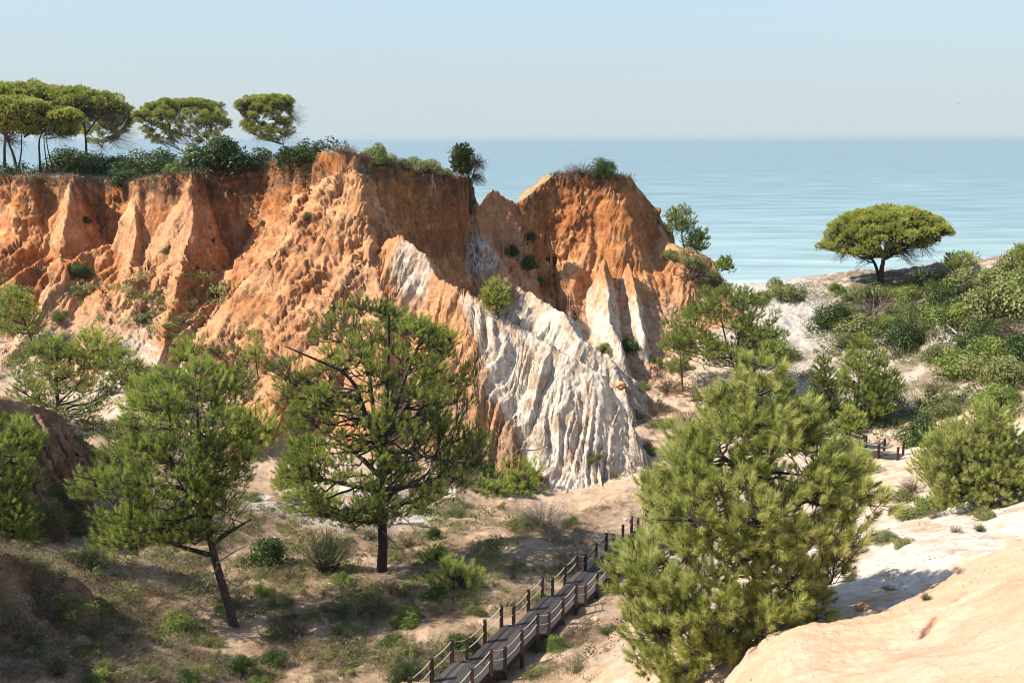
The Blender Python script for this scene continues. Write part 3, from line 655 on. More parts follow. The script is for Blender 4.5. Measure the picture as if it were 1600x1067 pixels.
# ---------------------------------------------------------------- trees
def unit(v): return v / (np.linalg.norm(v, axis=-1, keepdims=True) + 1e-9)
def smooth_path(p, n):
    p = np.asarray(p, float)
    if len(p) < 3: return np.linspace(p[0], p[-1], n)
    t = np.concatenate([[0], np.cumsum(np.linalg.norm(np.diff(p, axis=0), axis=1))]); t /= t[-1]
    q = np.linspace(0, 1, n); r = np.stack([np.interp(q, t, p[:, k]) for k in range(3)], 1)
    for _ in range(2):
        r[1:-1] = .25 * r[:-2] + .5 * r[1:-1] + .25 * r[2:]
    return r
def tree(name, label, cat, trunks, rows, lobes, lr, r0, Y=None, style='pine', mat='needle', group=None, tufts=16, needles=24,
         nl=.17, nw=.014, tint=.5, depth=.85, hollow=.15, dead=(), twigs=None, dark=0, bark='bark', shoot=.22, sink=.25, seed=0, zmin=None):
    """trunks: pixel paths from the foot up; rows: crown outline (py, left, right); everything is set out in metres round the foot"""
    global rng
    rng = np.random.default_rng(1000 + seed * 17 + len(label))
    b0 = trunks[0][0]
    if Y is None: base = ground(b0[0], b0[1])[0]
    else:
        q = P(b0[0], b0[1], Y); base = np.array([q[0], Y, float(hlook(np.array([q[0]]), np.array([Y * 1.0]))[0])])
    Y0 = base[1]
    root = thing(name, label, cat, base, group)
    W = Geo(); nodes = []; nrad = []
    for k, path in enumerate(trunks):
        pts = PP([(a[0], a[1], Y0) for a in path])
        n = len(pts)
        if k == 0:
            pts[0] = base; pts[0, 2] -= sink
        else:      # leaders and forks lean out of the picture plane by turns, about as far as they lean within it
            lean = np.abs(pts[:, 0] - pts[0, 0]) * rng.uniform(-.9, .9); pts[:, 1] += lean
        ra = r0 * (1 if k == 0 else .55)
        sp = smooth_path(pts, max(6, n * 4)); m = len(sp)
        if k == 0: sp[3:, :2] += np.cumsum(rng.normal(0, r0 * .07, (m - 3, 2)), 0) * np.linspace(1, .3, m - 3)[:, None]
        rad = ra * np.linspace(1, .16, m) ** .85
        if k == 0: rad[0] *= 1.35; rad[1] *= 1.1
        W.tube(sp, rad, 8 if r0 > .1 else 5, rng.uniform(.35, .6)); nodes.append(sp); nrad.append(rad)
    nodes = np.concatenate(nodes); nrad = np.concatenate(nrad)
    # crown
    rows = np.array(rows, float)
    tops = PP([(800, r[0], Y0) for r in rows])[:, 2]
    xl = np.array([P(r[1], r[0], Y0)[0] for r in rows]); xr = np.array([P(r[2], r[0], Y0)[0] for r in rows])
    L = []; tries = 0; lobes = int(lobes * (1.5 if style == 'pine' else 2.0)); tufts = int(tufts * (1.15 if style == 'pine' else 1.75)); needles = int(needles * (1.9 if style == 'pine' else 1.3))
    wid = (xr - xl); Z = np.linspace(tops[-1], tops[0], 60); wz = np.interp(Z, tops[::-1], wid[::-1]) + lr; cz = np.cumsum(wz) / wz.sum()
    wmax = wid.max(); cmid = (xl + xr)[np.argmax(wid)] / 2
    while len(L) < lobes and tries < lobes * 30:
        tries += 1
        ph = rng.random() * 2 * np.pi; rho = math.sqrt(rng.uniform(hollow, 1))
        if style == 'umbrella' and rng.random() < .55:      # much foliage sits on the roof of the crown
            rho = math.sqrt(rng.random()) * .97
            dx, dy = rho * math.cos(ph), rho * math.sin(ph); xx = cmid + dx * (wmax / 2 - lr * .5)
            fit = [(xx > a + .0) & (xx < b) & (abs(dy) * wmax / 2 < .5 * (b - a) * math.sqrt(max(0, 1 - ((xx - (a + b) / 2) / (.5 * (b - a) + 1e-6)) ** 2)) + .05) for a, b in zip(xl, xr)]
            if not any(fit): continue
            i = fit.index(True); z = tops[i] + (tops[max(i - 1, 0)] - tops[i]) * rng.random() - lr * .9
            q = np.array([xx, Y0 + dy * wmax / 2 * depth, z])
        else:
            z = np.interp(rng.random(), cz, Z); a = np.interp(z, tops[::-1], xl[::-1]); b = np.interp(z, tops[::-1], xr[::-1])
            if style == 'umbrella': rho = rng.uniform(.7, 1.0)
            R = max((b - a) / 2 - lr * (.55 if style == 'pine' else .95), .12); cxm = (a + b) / 2
            q = np.array([cxm + R * rho * math.cos(ph), Y0 + (R * depth) * rho * math.sin(ph), z - (0.35 * lr if style == 'pine' else .25 * lr)])
        if any(np.sum(((q - p) / lr) ** 2) < (.5 if style == 'pine' else .42) for p in L): continue
        L.append(q)
    L = np.array(L)
    th_ = hlook(L[:, 0], L[:, 1]); L = L[L[:, 2] > th_ + lr * .55]
    F = Geo(); tw_a = []; tw_b = []
    axis = np.array([np.mean(nodes[:, 0]), Y0])
    for q in L:
        hd = np.linalg.norm(nodes[:, :2] - q[:2], axis=1); dz = q[2] - nodes[:, 2]
        cost = np.sqrt(hd ** 2 + dz ** 2) + np.where(dz < .2 * hd, (.2 * hd - dz) * 1.6, 0)
        cost[:3] += 3
        k = int(np.argmin(cost)); a = nodes[k]; h = q - a; ln = np.linalg.norm(h)
        c = a + h * np.array([.55, .55, .22]) + rng.normal(0, .06 * ln, 3)
        t = np.linspace(0, 1, 7)[:, None]; pth = (1 - t) ** 2 * a + 2 * t * (1 - t) * c + t * t * q
        pth[1:-1] += rng.normal(0, .025 * ln, (5, 3))
        rs = min(nrad[k] * .6, .012 + .018 * ln + r0 * .08)
        W.tube(pth, np.linspace(rs, max(.2 * rs, .006), 7), 5, rng.uniform(.3, .7), False)
        r = lr * (rng.uniform(.7, 1.2) if style == 'pine' else rng.uniform(.6, 1.35)); n = max(4, int(tufts * (r / lr) ** 2))
        d = unit(rng.normal(size=(n, 3)) + np.array([0, 0, .55]))
        if style == 'umbrella': d[:, 2] = np.where(d[:, 2] < -.35, -d[:, 2], d[:, 2])
        rad = r * (rng.uniform(.55, 1.12, n) if style == 'pine' else rng.uniform(.45, 1.0, n) ** .6)
        sq = np.array([1.15, 1.15, .8]) if style == 'pine' else np.array([1.2, 1.2, 1.0])
        pos = q + d * rad[:, None] * sq
        out = np.concatenate([pos[:, :2] - axis, np.zeros((n, 1))], 1)
        sd = unit(d * .5 + np.array([0, 0, .75]) + unit(out) * .35 + rng.normal(0, .15, (n, 3)))
        A = pth[rng.integers(4, 7, n)]
        W.sticks(A, pos, .010 + r0 * .02, .005 + r0 * .008, rng.uniform(.3, .7, n))
        lt = tint + rng.normal(0, .11 if style == 'pine' else .15)
        tt = np.clip(lt + rng.normal(0, .09, n) - dark, 0, 1)
        m = needles; ts = np.clip(rng.lognormal(-.05, .28, n), .55, 1.6)[:, None] if style == 'pine' else np.ones((n, 1))
        tt = np.where(rng.random(n) < .035, 1.0, tt)
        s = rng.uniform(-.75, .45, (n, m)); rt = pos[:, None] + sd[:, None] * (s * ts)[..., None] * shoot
        pv = rng.normal(size=(n, m, 3)); pv -= (pv * sd[:, None]).sum(-1, keepdims=True) * sd[:, None]; pv = unit(pv)
        al = np.radians(np.clip((56 if style == 'pine' else 62) - 42 * (s + .75) / 1.2 + rng.normal(0, 9, (n, m)), 6, 85))[..., None]
        dv = sd[:, None] * np.cos(al) + pv * np.sin(al)
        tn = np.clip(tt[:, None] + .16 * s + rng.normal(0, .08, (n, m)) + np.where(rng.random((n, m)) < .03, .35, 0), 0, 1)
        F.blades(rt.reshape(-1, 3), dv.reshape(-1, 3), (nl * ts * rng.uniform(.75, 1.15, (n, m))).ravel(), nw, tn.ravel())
    W.build('trunk', M[bark], root, True, base)
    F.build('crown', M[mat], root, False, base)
    for path in dead:
        G = Geo(); pts = PP([(a[0], a[1], Y0 - (a[2] if len(a) > 2 else 0)) for a in path]); sp = smooth_path(pts, 12)
        G.tube(sp, np.linspace(.05, .012, 12) * (1 if r0 > .15 else .6), 5, rng.uniform(.3, .8))
        for k in range(7):
            a = sp[rng.integers(3, 11)]; G.sticks([a], [a + rng.normal(0, .35, 3)], .014, .004, rng.uniform(.3, .9))
        G.build('dead_branch', M['dead'], root, True, base)
    if twigs:      # bare grey side of a crown: (px, py, radius px, count)
        for (tx, ty, tr, n) in twigs:
            G = Geo(); c = P(tx, ty, Y0); mpp = Y0 / 1556; k = int(np.argmin(np.linalg.norm(nodes - c, axis=1))); a = nodes[k]
            e = c + unit(rng.normal(size=(n, 3)) * [1, 1, .8]) * tr * mpp * rng.uniform(.3, 1.0, (n, 1)); md = a + (e - a) * rng.uniform(.45, .7, (n, 1)) + rng.normal(0, .12 * tr * mpp, (n, 3))
            G.sticks(np.repeat(a[None], n, 0), md, .03, .018, rng.uniform(.2, .8, n)); G.sticks(md, e, .018, .008, rng.uniform(.2, .8, n))
            for _ in range(3):
                f = rng.uniform(.2, 1, (n, 1)); o = md + (e - md) * f; G.sticks(o, o + rng.normal(0, .22 * tr * mpp, (n, 3)), .012, .006, rng.uniform(.2, .9, n))
            G.build('dead_twigs', M['greytwig'], root, False, base)
    return root

def maritime(label, *a, **k): return tree('pine_tree', label, 'pine tree', *a, **k)
def stone(label, *a, **k):
    k = dict(dict(style='umbrella', mat='umbrella', needles=16, nl=.26, nw=.045, shoot=.16, tufts=30, hollow=.0, depth=.9), **k)
    return tree('umbrella_pine', label, 'umbrella pine', *a, **k)

PG = 'maritime pines on the gully floor'
maritime('tallest dark green pine with one straight trunk and spreading open crown, left of the boardwalk',
     [[(597, 893), (596, 830), (594, 770), (595, 720), (597, 680), (600, 640), (602, 600), (604, 560), (606, 520), (606, 492)],
      [(594, 705), (575, 650), (562, 600), (545, 572), (500, 542), (468, 520)], [(595, 700), (583, 640), (578, 590), (574, 550), (560, 515)],
      [(598, 690), (615, 650), (625, 610), (640, 570), (660, 530), (668, 505)], [(598, 685), (630, 640), (655, 600), (690, 560), (712, 530)],
      [(598, 708), (640, 696), (690, 700), (742, 690)], [(594, 745), (560, 722), (510, 702), (470, 690)], [(594, 770), (540, 760), (480, 752), (450, 740)], [(597, 765), (650, 752), (700, 745)]],
     [(470, 535, 590), (485, 490, 640), (500, 470, 700), (520, 455, 722), (560, 412, 738), (600, 415, 748), (640, 428, 742), (680, 425, 775), (720, 430, 772), (760, 435, 742), (790, 470, 640)],
     165, .72, .30, tufts=24, needles=34, nl=.19, nw=.016, hollow=.38, tint=.42, seed=1,
     dead=[[(592, 758), (560, 752), (530, 760), (520, 757)], [(600, 790, .5), (640, 815, 1), (662, 848, 1.5)], [(598, 792), (570, 782), (565, 780)], [(598, 830, .4), (630, 862, 1), (650, 890, 1.2)], [(595, 815), (578, 800), (571, 788)], [(600, 770), (612, 760), (640, 758)], [(596, 775, .5), (603, 795, .8), (598, 812, .6)]])
maritime('bright green young pine with long needles on the sandstone edge, nearest the viewer',
     [[(1184, 988), (1181, 960), (1181, 900), (1183, 860), (1184, 800), (1182, 740), (1181, 680), (1180, 640), (1179, 600), (1178, 560)],
      [(1182, 830), (1230, 800), (1290, 770), (1350, 745)], [(1182, 830), (1120, 800), (1060, 780), (1010, 765)], [(1181, 950), (1130, 930), (1070, 920), (1000, 890)], [(1183, 975), (1150, 970), (1110, 985), (1080, 1010)],
      [(1182, 760), (1140, 725), (1090, 690)], [(1182, 740), (1230, 700), (1270, 670)], [(1181, 900), (1230, 890), (1280, 890)]],
     [(545, 1168, 1192), (570, 1140, 1215), (600, 1112, 1242), (640, 1082, 1285), (680, 1045, 1312), (720, 1012, 1370), (760, 985, 1392), (795, 985, 1374), (806, 1002, 1362), (822, 1030, 1340), (848, 1032, 1322), (860, 960, 1316), (880, 942, 1312), (920, 950, 1312), (960, 965, 1230), (1000, 975, 1160), (1050, 1000, 1140), (1085, 1040, 1130)],
     215, .50, .20, mat='needle_near', tufts=13, needles=42, nl=.27, nw=.019, hollow=.35, tint=.45, seed=2, shoot=.26, depth=.8,
     dead=[[(1182, 930), (1215, 945, .4), (1232, 975, .8)], [(1180, 945), (1150, 955, .4), (1120, 968, .8)], [(1182, 690, .2), (1196, 670, .5)], [(1183, 800), (1130, 770, .5), (1100, 740, .9)], [(1182, 890), (1225, 915, .5), (1262, 945, .9)]],
     twigs=[(1175, 960, 55, 60), (1140, 1010, 50, 40)])
maritime('forked pine with a dark leaning trunk and loose crown, in front of the brown bank',
     [[(366, 977), (355, 930), (340, 880), (330, 845), (322, 800), (316, 760), (312, 720), (310, 680), (308, 640), (306, 600)],
      [(324, 812), (292, 762), (270, 716), (271, 660), (268, 622)], [(318, 772), (336, 722), (352, 682), (357, 622)], [(316, 768), (250, 748), (175, 735), (140, 722)], [(334, 868), (280, 860), (235, 850), (190, 830)], [(330, 850), (370, 820), (400, 800)]],
     [(562, 292, 330), (582, 215, 388), (610, 195, 402), (650, 180, 410), (690, 150, 412), (720, 125, 408), (760, 108, 392), (800, 110, 365), (840, 140, 330)],
     135, .66, .24, tufts=22, needles=32, nl=.18, nw=.0155, hollow=.12, tint=.44, seed=3,
     dead=[[(338, 878), (300, 880, .4), (268, 868, .7)], [(336, 872), (300, 868, .4), (280, 880, .7), (262, 880, .9)], [(338, 880, .2), (365, 862, .5), (400, 845, .9)], [(345, 900), (372, 918, .3), (382, 905, .6)], [(332, 850), (352, 800, .4), (365, 745, .8)], [(335, 860), (375, 800, .4), (405, 770, .9)], [(340, 885, .3), (312, 935, .8), (305, 962, 1)]])
maritime('blue green pine cut off by the left edge of the photo, before the brown bank',
     [[(-22, 905), (-20, 850), (-15, 780), (-18, 720), (-20, 660)], [(-18, 800), (15, 780), (45, 790)], [(-18, 740), (15, 720), (40, 700)]],
     [(650, -50, 22), (680, -80, 56), (720, -95, 62), (760, -95, 66), (800, -95, 78), (840, -85, 64), (872, -60, 25)], 60, .62, .2, Y=47, tufts=22, needles=30, nl=.18, nw=.015, tint=.42, seed=4)
maritime('bushy wide pine behind the brown bank at the foot of the orange cliff',
     [[(92, 690), (92, 640), (88, 600), (90, 555), (92, 530)], [(90, 640), (50, 610), (30, 590)], [(90, 630), (130, 600), (150, 580)]],
     [(512, 78, 112), (540, 32, 146), (570, 10, 160), (600, 0, 172), (640, 25, 176), (672, 55, 165), (690, 80, 150)], 72, .75, .2, Y=78, tufts=22, needles=24, nl=.2, nw=.022, tint=.45, seed=5)
maritime('small round pine on a thin bare trunk right of the bushy pine',
     [[(203, 614), (197, 592), (191, 570)], [(197, 595), (180, 580), (165, 572)], [(197, 592), (212, 578), (225, 570)]], [(543, 178, 206), (558, 155, 226), (578, 150, 236), (594, 165, 222)], 26, .6, .1, tufts=20, needles=22, nl=.2, nw=.024, tint=.48, seed=6)
maritime('pale yellow green pine on the talus slope at the left edge of the photo',
     [[(55, 545), (42, 512), (28, 478)], [(42, 512), (58, 500), (66, 490)], [(40, 508), (10, 490)]], [(446, 0, 30), (460, -22, 50), (480, -22, 66), (500, -18, 76), (516, 0, 62)], 34, .8, .13, tufts=18, needles=18, nl=.24, nw=.028, tint=.66, seed=7)
maritime('pale slim sapling growing on the smooth orange slope left of the tallest pine',
     [[(404, 594), (400, 566), (398, 530)]], [(518, 393, 402), (538, 378, 416), (556, 376, 420), (566, 382, 414)], 15, .5, .07, tufts=10, needles=16, nl=.24, nw=.022, tint=.78, seed=8)
maritime('pale green round young pine on the crest of the white spur',
     [[(780, 500), (777, 478), (774, 455)], [(778, 486), (764, 472)], [(778, 484), (790, 468)]], [(438, 764, 786), (450, 750, 797), (466, 748, 799), (482, 758, 794)], 22, .62, .09, tufts=18, needles=18, nl=.2, nw=.028, tint=.74, seed=9)
maritime('broad dark pine with two trunks between the tower and the white hill crest',
     [[(1150, 612), (1150, 570), (1151, 540), (1157, 510), (1161, 485), (1158, 460)], [(1150, 580), (1134, 538), (1124, 500), (1122, 470)], [(1152, 545), (1185, 525), (1210, 515)], [(1140, 550), (1100, 520), (1060, 510)]],
     [(436, 1112, 1150), (450, 1090, 1196), (470, 1066, 1200), (490, 1052, 1226), (510, 1040, 1234), (530, 1030, 1232), (550, 1042, 1222)], 84, .85, .24, Y=100, tufts=22, needles=20, nl=.24, nw=.032, tint=.40, seed=10, hollow=.1,
     dead=[[(1150, 580), (1120, 572, .5), (1085, 570, 1)]])
maritime('slender pine with thin straight trunk and sparse crown left of the two trunked pine',
     [[(1067, 612), (1064, 562), (1060, 530), (1055, 500)]], [(490, 1045, 1070), (520, 1025, 1090), (548, 1025, 1102), (566, 1034, 1086)], 26, .75, .11, tufts=12, needles=18, nl=.24, nw=.03, tint=.64, seed=11,
     dead=[[(1066, 580), (1095, 582, .6), (1128, 590, 1.2)]])
maritime('olive green pine, tallest of the three at the foot of the right hill',
     [[(1336, 682), (1338, 640), (1342, 600), (1344, 550)], [(1338, 645), (1365, 615), (1385, 590)]], [(518, 1336, 1352), (545, 1320, 1372), (580, 1310, 1390), (620, 1300, 1400), (650, 1306, 1400), (668, 1318, 1390)], 62, .72, .14, Y=90, tufts=20, needles=20, nl=.22, nw=.03, tint=.52, seed=12)
maritime('very dark narrow pine, leftmost of the three at the foot of the right hill',
     [[(1288, 672), (1288, 630), (1288, 575)]], [(546, 1282, 1296), (575, 1268, 1306), (610, 1260, 1316), (640, 1258, 1322), (664, 1264, 1318)], 44, .68, .12, Y=88, tufts=20, needles=18, nl=.22, nw=.03, tint=.26, seed=13)
maritime('olive pine with several thin stems, rightmost of three below the right hill',
     [[(1385, 690), (1388, 640), (1384, 590), (1380, 560)], [(1388, 660), (1405, 630), (1410, 600)]], [(545, 1368, 1386), (565, 1352, 1400), (600, 1346, 1418), (640, 1350, 1426), (662, 1360, 1424)], 42, .72, .1, Y=92, tufts=18, needles=20, nl=.22, nw=.03, tint=.5, seed=14)
maritime('small yellow green round headed pine beside the far walkway railing',
     [[(1329, 696), (1328, 680), (1328, 662)], [(1328, 684), (1318, 672)]], [(637, 1322, 1342), (648, 1310, 1353), (660, 1308, 1355), (671, 1312, 1350)], 26, .42, .07, Y=84, tufts=16, needles=18, nl=.2, nw=.028, tint=.8, seed=15)
maritime('wide bushy yellow green pine on the sand at the right edge of the photo',
     [[(1548, 792), (1546, 750), (1542, 700), (1542, 655)], [(1546, 755), (1500, 730), (1460, 715)], [(1546, 750), (1590, 730), (1625, 720)]],
     [(628, 1530, 1556), (650, 1500, 1582), (680, 1452, 1604), (710, 1432, 1630), (740, 1424, 1645), (765, 1442, 1645), (790, 1470, 1610)], 130, .66, .17, tufts=20, needles=26, nl=.21, nw=.022, mat='needle_near', tint=.5, seed=16)
maritime('topmost little pine on the ledge right of the orange tower, crown against the sea',
     [[(1070, 390), (1065, 365), (1062, 342)], [(1066, 372), (1080, 358)]], [(322, 1056, 1078), (334, 1040, 1090), (350, 1042, 1093), (360, 1050, 1084)], 18, .85, .11, tufts=18, needles=16, nl=.26, nw=.04, tint=.42, seed=17)
maritime('lower right of the two dark ledge pines beside the orange tower',
     [[(1088, 405), (1090, 385), (1092, 370)]], [(357, 1084, 1100), (370, 1070, 1109), (386, 1064, 1106)], 15, .8, .1, Y=127, tufts=18, needles=16, nl=.26, nw=.04, tint=.36, seed=18)
maritime('tiny pine leaning out over the sea from the end of the tower ledge',
     [[(1114, 432), (1122, 420), (1130, 410)]], [(402, 1126, 1140), (410, 1118, 1148), (420, 1120, 1147)], 9, .6, .08, Y=125, tufts=16, needles=16, nl=.26, nw=.04, tint=.45, seed=19)
stone('lone umbrella pine with a wide flat crown on the right hill crest against the sea',
     [[(1376, 443), (1378, 420), (1381, 400), (1386, 375)], [(1373, 441), (1370, 420), (1362, 404), (1340, 390), (1305, 385)], [(1380, 405), (1410, 385), (1445, 368)], [(1381, 400), (1372, 375), (1350, 355)], [(1381, 400), (1405, 370), (1420, 350)]],
     [(327, 1362, 1432), (333, 1338, 1450), (345, 1318, 1464), (356, 1304, 1484), (366, 1290, 1484), (378, 1276, 1468), (388, 1274, 1440), (394, 1284, 1410)],
     150, .78, .42, tufts=34, tint=.55, seed=20, twigs=[(1425, 405, 26, 60), (1450, 395, 22, 40), (1310, 405, 16, 30), (1345, 412, 16, 20)],
     dead=[[(1380, 408), (1402, 398), (1424, 412), (1438, 436)], [(1364, 410), (1345, 415), (1333, 432)]])
maritime('low flat topped pale pine among scrub right of the lone umbrella pine',
     [[(1494, 440), (1498, 424), (1502, 408)], [(1496, 430), (1515, 412)], [(1496, 430), (1480, 416)]], [(395, 1482, 1528), (403, 1466, 1536), (414, 1466, 1530), (422, 1476, 1518)], 22, .75, .12, Y=122, tufts=16, needles=16, nl=.26, nw=.04, tint=.62, seed=21, twigs=[(1495, 428, 22, 40)])
maritime('pine half cut by the right edge of the photo on the hill top',
     [[(1606, 428), (1604, 405), (1602, 390)]], [(378, 1590, 1618), (392, 1584, 1626), (408, 1584, 1632)], 16, .8, .12, Y=117, tufts=16, needles=16, nl=.26, nw=.04, tint=.55, seed=22)
stone('wide umbrella pine with a slanting trunk above the dark bushes on the cliff top',
     [[(324, 246), (310, 224), (296, 212), (278, 200)], [(323, 240), (327, 222), (321, 205), (318, 190)], [(300, 214), (265, 205), (240, 195)], [(318, 232), (345, 205), (355, 195)]],
     [(154, 264, 318), (161, 240, 334), (172, 222, 346), (186, 212, 364), (200, 212, 364), (210, 220, 350), (219, 232, 330), (226, 240, 300)], 140, .8, .3, tufts=32, tint=.55, seed=23, twigs=[(280, 222, 28, 50), (345, 215, 18, 30)])
stone('rightmost cliff top umbrella pine with a bare grey right side',
     [[(450, 242), (445, 222), (438, 206), (430, 188)], [(440, 210), (415, 195), (395, 190)], [(438, 208), (452, 190), (455, 180)]],
     [(149, 400, 446), (156, 384, 456), (168, 372, 460), (184, 368, 462), (198, 370, 468), (210, 388, 464), (220, 396, 440)], 120, .78, .26, tufts=32, tint=.55, seed=24, twigs=[(462, 185, 24, 80), (450, 215, 26, 50), (405, 220, 22, 40)])
stone('bright green umbrella pine with low drooping dry branches, third from right on the cliff',
     [[(158, 262), (158, 235), (160, 210), (160, 190)], [(158, 230), (178, 210), (195, 195)], [(158, 228), (138, 208), (128, 195)]],
     [(162, 152, 192), (170, 126, 204), (182, 118, 212), (196, 118, 208), (210, 122, 198), (222, 128, 180)], 110, .78, .2, tufts=32, tint=.66, seed=25, twigs=[(195, 200, 26, 70), (200, 225, 30, 70), (160, 230, 26, 40)])
stone('pale umbrella pine with two leaning trunks at the cliff rim on the far left',
     [[(28, 272), (22, 245), (12, 220), (2, 200), (-5, 185)], [(28, 268), (36, 240), (38, 210), (36, 185)], [(38, 215), (60, 195)]],
     [(155, 5, 50), (163, -10, 66), (176, -22, 78), (192, -20, 78), (206, -8, 68)], 74, .8, .22, tufts=30, tint=.68, seed=26, twigs=[(20, 215, 34, 80), (60, 205, 22, 50)])
stone('tall back row umbrella pine crown rising highest at the far left',
     [[(5, 262), (8, 220), (15, 180), (20, 155)]], [(132, 0, 62), (138, -40, 82), (148, -45, 98), (160, -45, 100), (172, -40, 80)], 84, .9, .25, Y=140, tufts=28, tint=.55, seed=27, twigs=[(70, 170, 34, 80)])
stone('back row umbrella pine mostly showing its bare grey underside, behind the bright green one',
     [[(135, 262), (134, 220), (130, 180), (125, 160)], [(134, 210), (160, 180), (180, 170)]], [(139, 88, 134), (145, 76, 158), (153, 74, 180), (162, 80, 196), (170, 90, 200)], 58, .85, .22, Y=139, tufts=20, tint=.5, seed=28, twigs=[(100, 165, 34, 160), (140, 170, 38, 180), (175, 178, 28, 120)])
stone('narrow dark umbrella pine on three thin trunks between the rim pines on the left',
     [[(63, 268), (61, 240), (60, 215), (80, 190)], [(75, 270), (70, 240), (67, 208), (90, 190)], [(84, 270), (77, 240), (72, 205), (100, 190)]],
     [(172, 84, 120), (180, 78, 128), (194, 76, 128), (208, 82, 122)], 32, .75, .17, Y=127, tufts=28, tint=.48, seed=29, twigs=[(75, 205, 26, 60), (100, 215, 22, 60)])
tree('juniper_tree', 'dark rounded tree with a bare grey side leaning over the notch in the cliff rim', 'tree',
     [[(736, 292), (733, 275), (728, 255), (724, 240)], [(735, 285), (742, 265), (745, 250)]], [(224, 712, 734), (238, 706, 740), (252, 704, 740), (266, 708, 742)], 34, .6, .15, Y=119, style='pine', mat='leaf', tufts=24, needles=14, nl=.16, nw=.07, tint=.42, shoot=.15, seed=30,
     twigs=[(745, 255, 20, 160), (748, 280, 18, 90), (703, 240, 12, 14)])

# ---------------------------------------------------------------- bushes: a few of each kind, copied and turned
def lobes_dome(n, flat=.8):
    q = unit(rng.normal(size=(n, 3))); q[:, 2] = np.abs(q[:, 2]) * flat; return q * rng.uniform(.35, .72, (n, 1))
def proto_leaf(nlobe, nleaf, size, mat, flat=.8, mean=.5):
    F = Geo(); S = Geo(); c = lobes_dome(nlobe, flat)
    for q in c:
        r = rng.uniform(.22, .42); d = unit(rng.normal(size=(nleaf, 3)) + [0, 0, .35]); p = q + d * r * rng.uniform(.55, 1.0, (nleaf, 1)); p[:, 2] = np.abs(p[:, 2]) * .98 + .01
        lt = mean + rng.normal(0, .08)
        F.leaves(p, unit(d + rng.normal(0, .55, d.shape)), size * rng.uniform(.6, 1.3, nleaf), np.clip(lt + rng.normal(0, .15, nleaf), 0, 1))
        k = 5; S.sticks(np.zeros((k, 3)) + [0, 0, -.08], q + rng.normal(0, .12, (k, 3)), .022, .007, rng.uniform(.2, .7, k))
    return F, mat, S
def proto_needle(nt, nn, L, mat, mean=.5):
    F = Geo(); S = Geo(); c = lobes_dome(nt, 1.1) * 1.25; sd = unit(c * .8 + [0, 0, .5] + rng.normal(0, .2, c.shape))
    n, m = len(c), nn; s = rng.uniform(-1, .5, (n, m)); rt = c[:, None] + sd[:, None] * s[..., None] * .12
    pv = unit(np.cross(rng.normal(size=(n, m, 3)), np.broadcast_to(sd[:, None], (n, m, 3)))); al = np.radians(rng.uniform(15, 65, (n, m)))[..., None]
    dv = sd[:, None] * np.cos(al) + pv * np.sin(al); tt = np.clip(mean + rng.normal(0, .1, (n, 1)) + rng.normal(0, .09, (n, m)), 0, 1)
    F.blades(rt.reshape(-1, 3), dv.reshape(-1, 3), L * rng.uniform(.7, 1.2, n * m), .016, tt.ravel())
    S.sticks(np.zeros((n, 3)) + [0, 0, -.08], c, .018, .006, rng.uniform(.2, .7, n)); return F, mat, S
def proto_twig(n, mat, up=.5, leaf=0, sub=5, th=.008, mean=.5):
    F = Geo(); S = Geo(); d = unit(rng.normal(size=(n, 3)) * [1, 1, .5] + [0, 0, up]); d[:, 2] = np.abs(d[:, 2]); e = d * rng.uniform(.55, 1.0, (n, 1)); md = e * .55 + rng.normal(0, .05, (n, 3)); b = rng.normal(0, .07, (n, 3)) * [1, 1, 0]
    b[:, 2] = -.06
    S.sticks(b, md, th * 1.3, th, rng.uniform(.1, .6, n)); F.sticks(md, e, th, th * .4, np.clip(rng.normal(mean, .2, n), 0, 1))
    for _ in range(sub):
        f = rng.uniform(.1, 1, (n, 1)); o = md + (e - md) * f; F.sticks(o, o + unit(d + rng.normal(0, .6, (n, 3))) * rng.uniform(.08, .25, (n, 1)), th * .6, th * .3, np.clip(rng.normal(mean, .2, n), 0, 1))
    if leaf:
        k = rng.integers(0, n, leaf); o = md[k] + (e - md)[k] * rng.uniform(0, 1, (leaf, 1)) + rng.normal(0, .05, (leaf, 3)); F.leaves(o, unit(rng.normal(size=(leaf, 3))), .06 * rng.uniform(.6, 1.3, leaf), np.clip(rng.normal(mean + .1, .15, leaf), 0, 1))
    return F, mat, S
def proto_grass(n):
    F = Geo(); S = Geo(); b = rng.normal(0, .18, (n, 3)) * [1, 1, 0]; d = unit(rng.normal(0, .45, (n, 3)) + [0, 0, 1]); F.blades(b, d, rng.uniform(.5, 1.0, n), .03, np.clip(rng.normal(.6, .15, n), 0, 1))
    S.sticks(b[:8] * .3 + [0, 0, -.05], b[:8] + [0, 0, .1], .03, .02, .4); return F, 'broom', S
rng = np.random.default_rng(77)
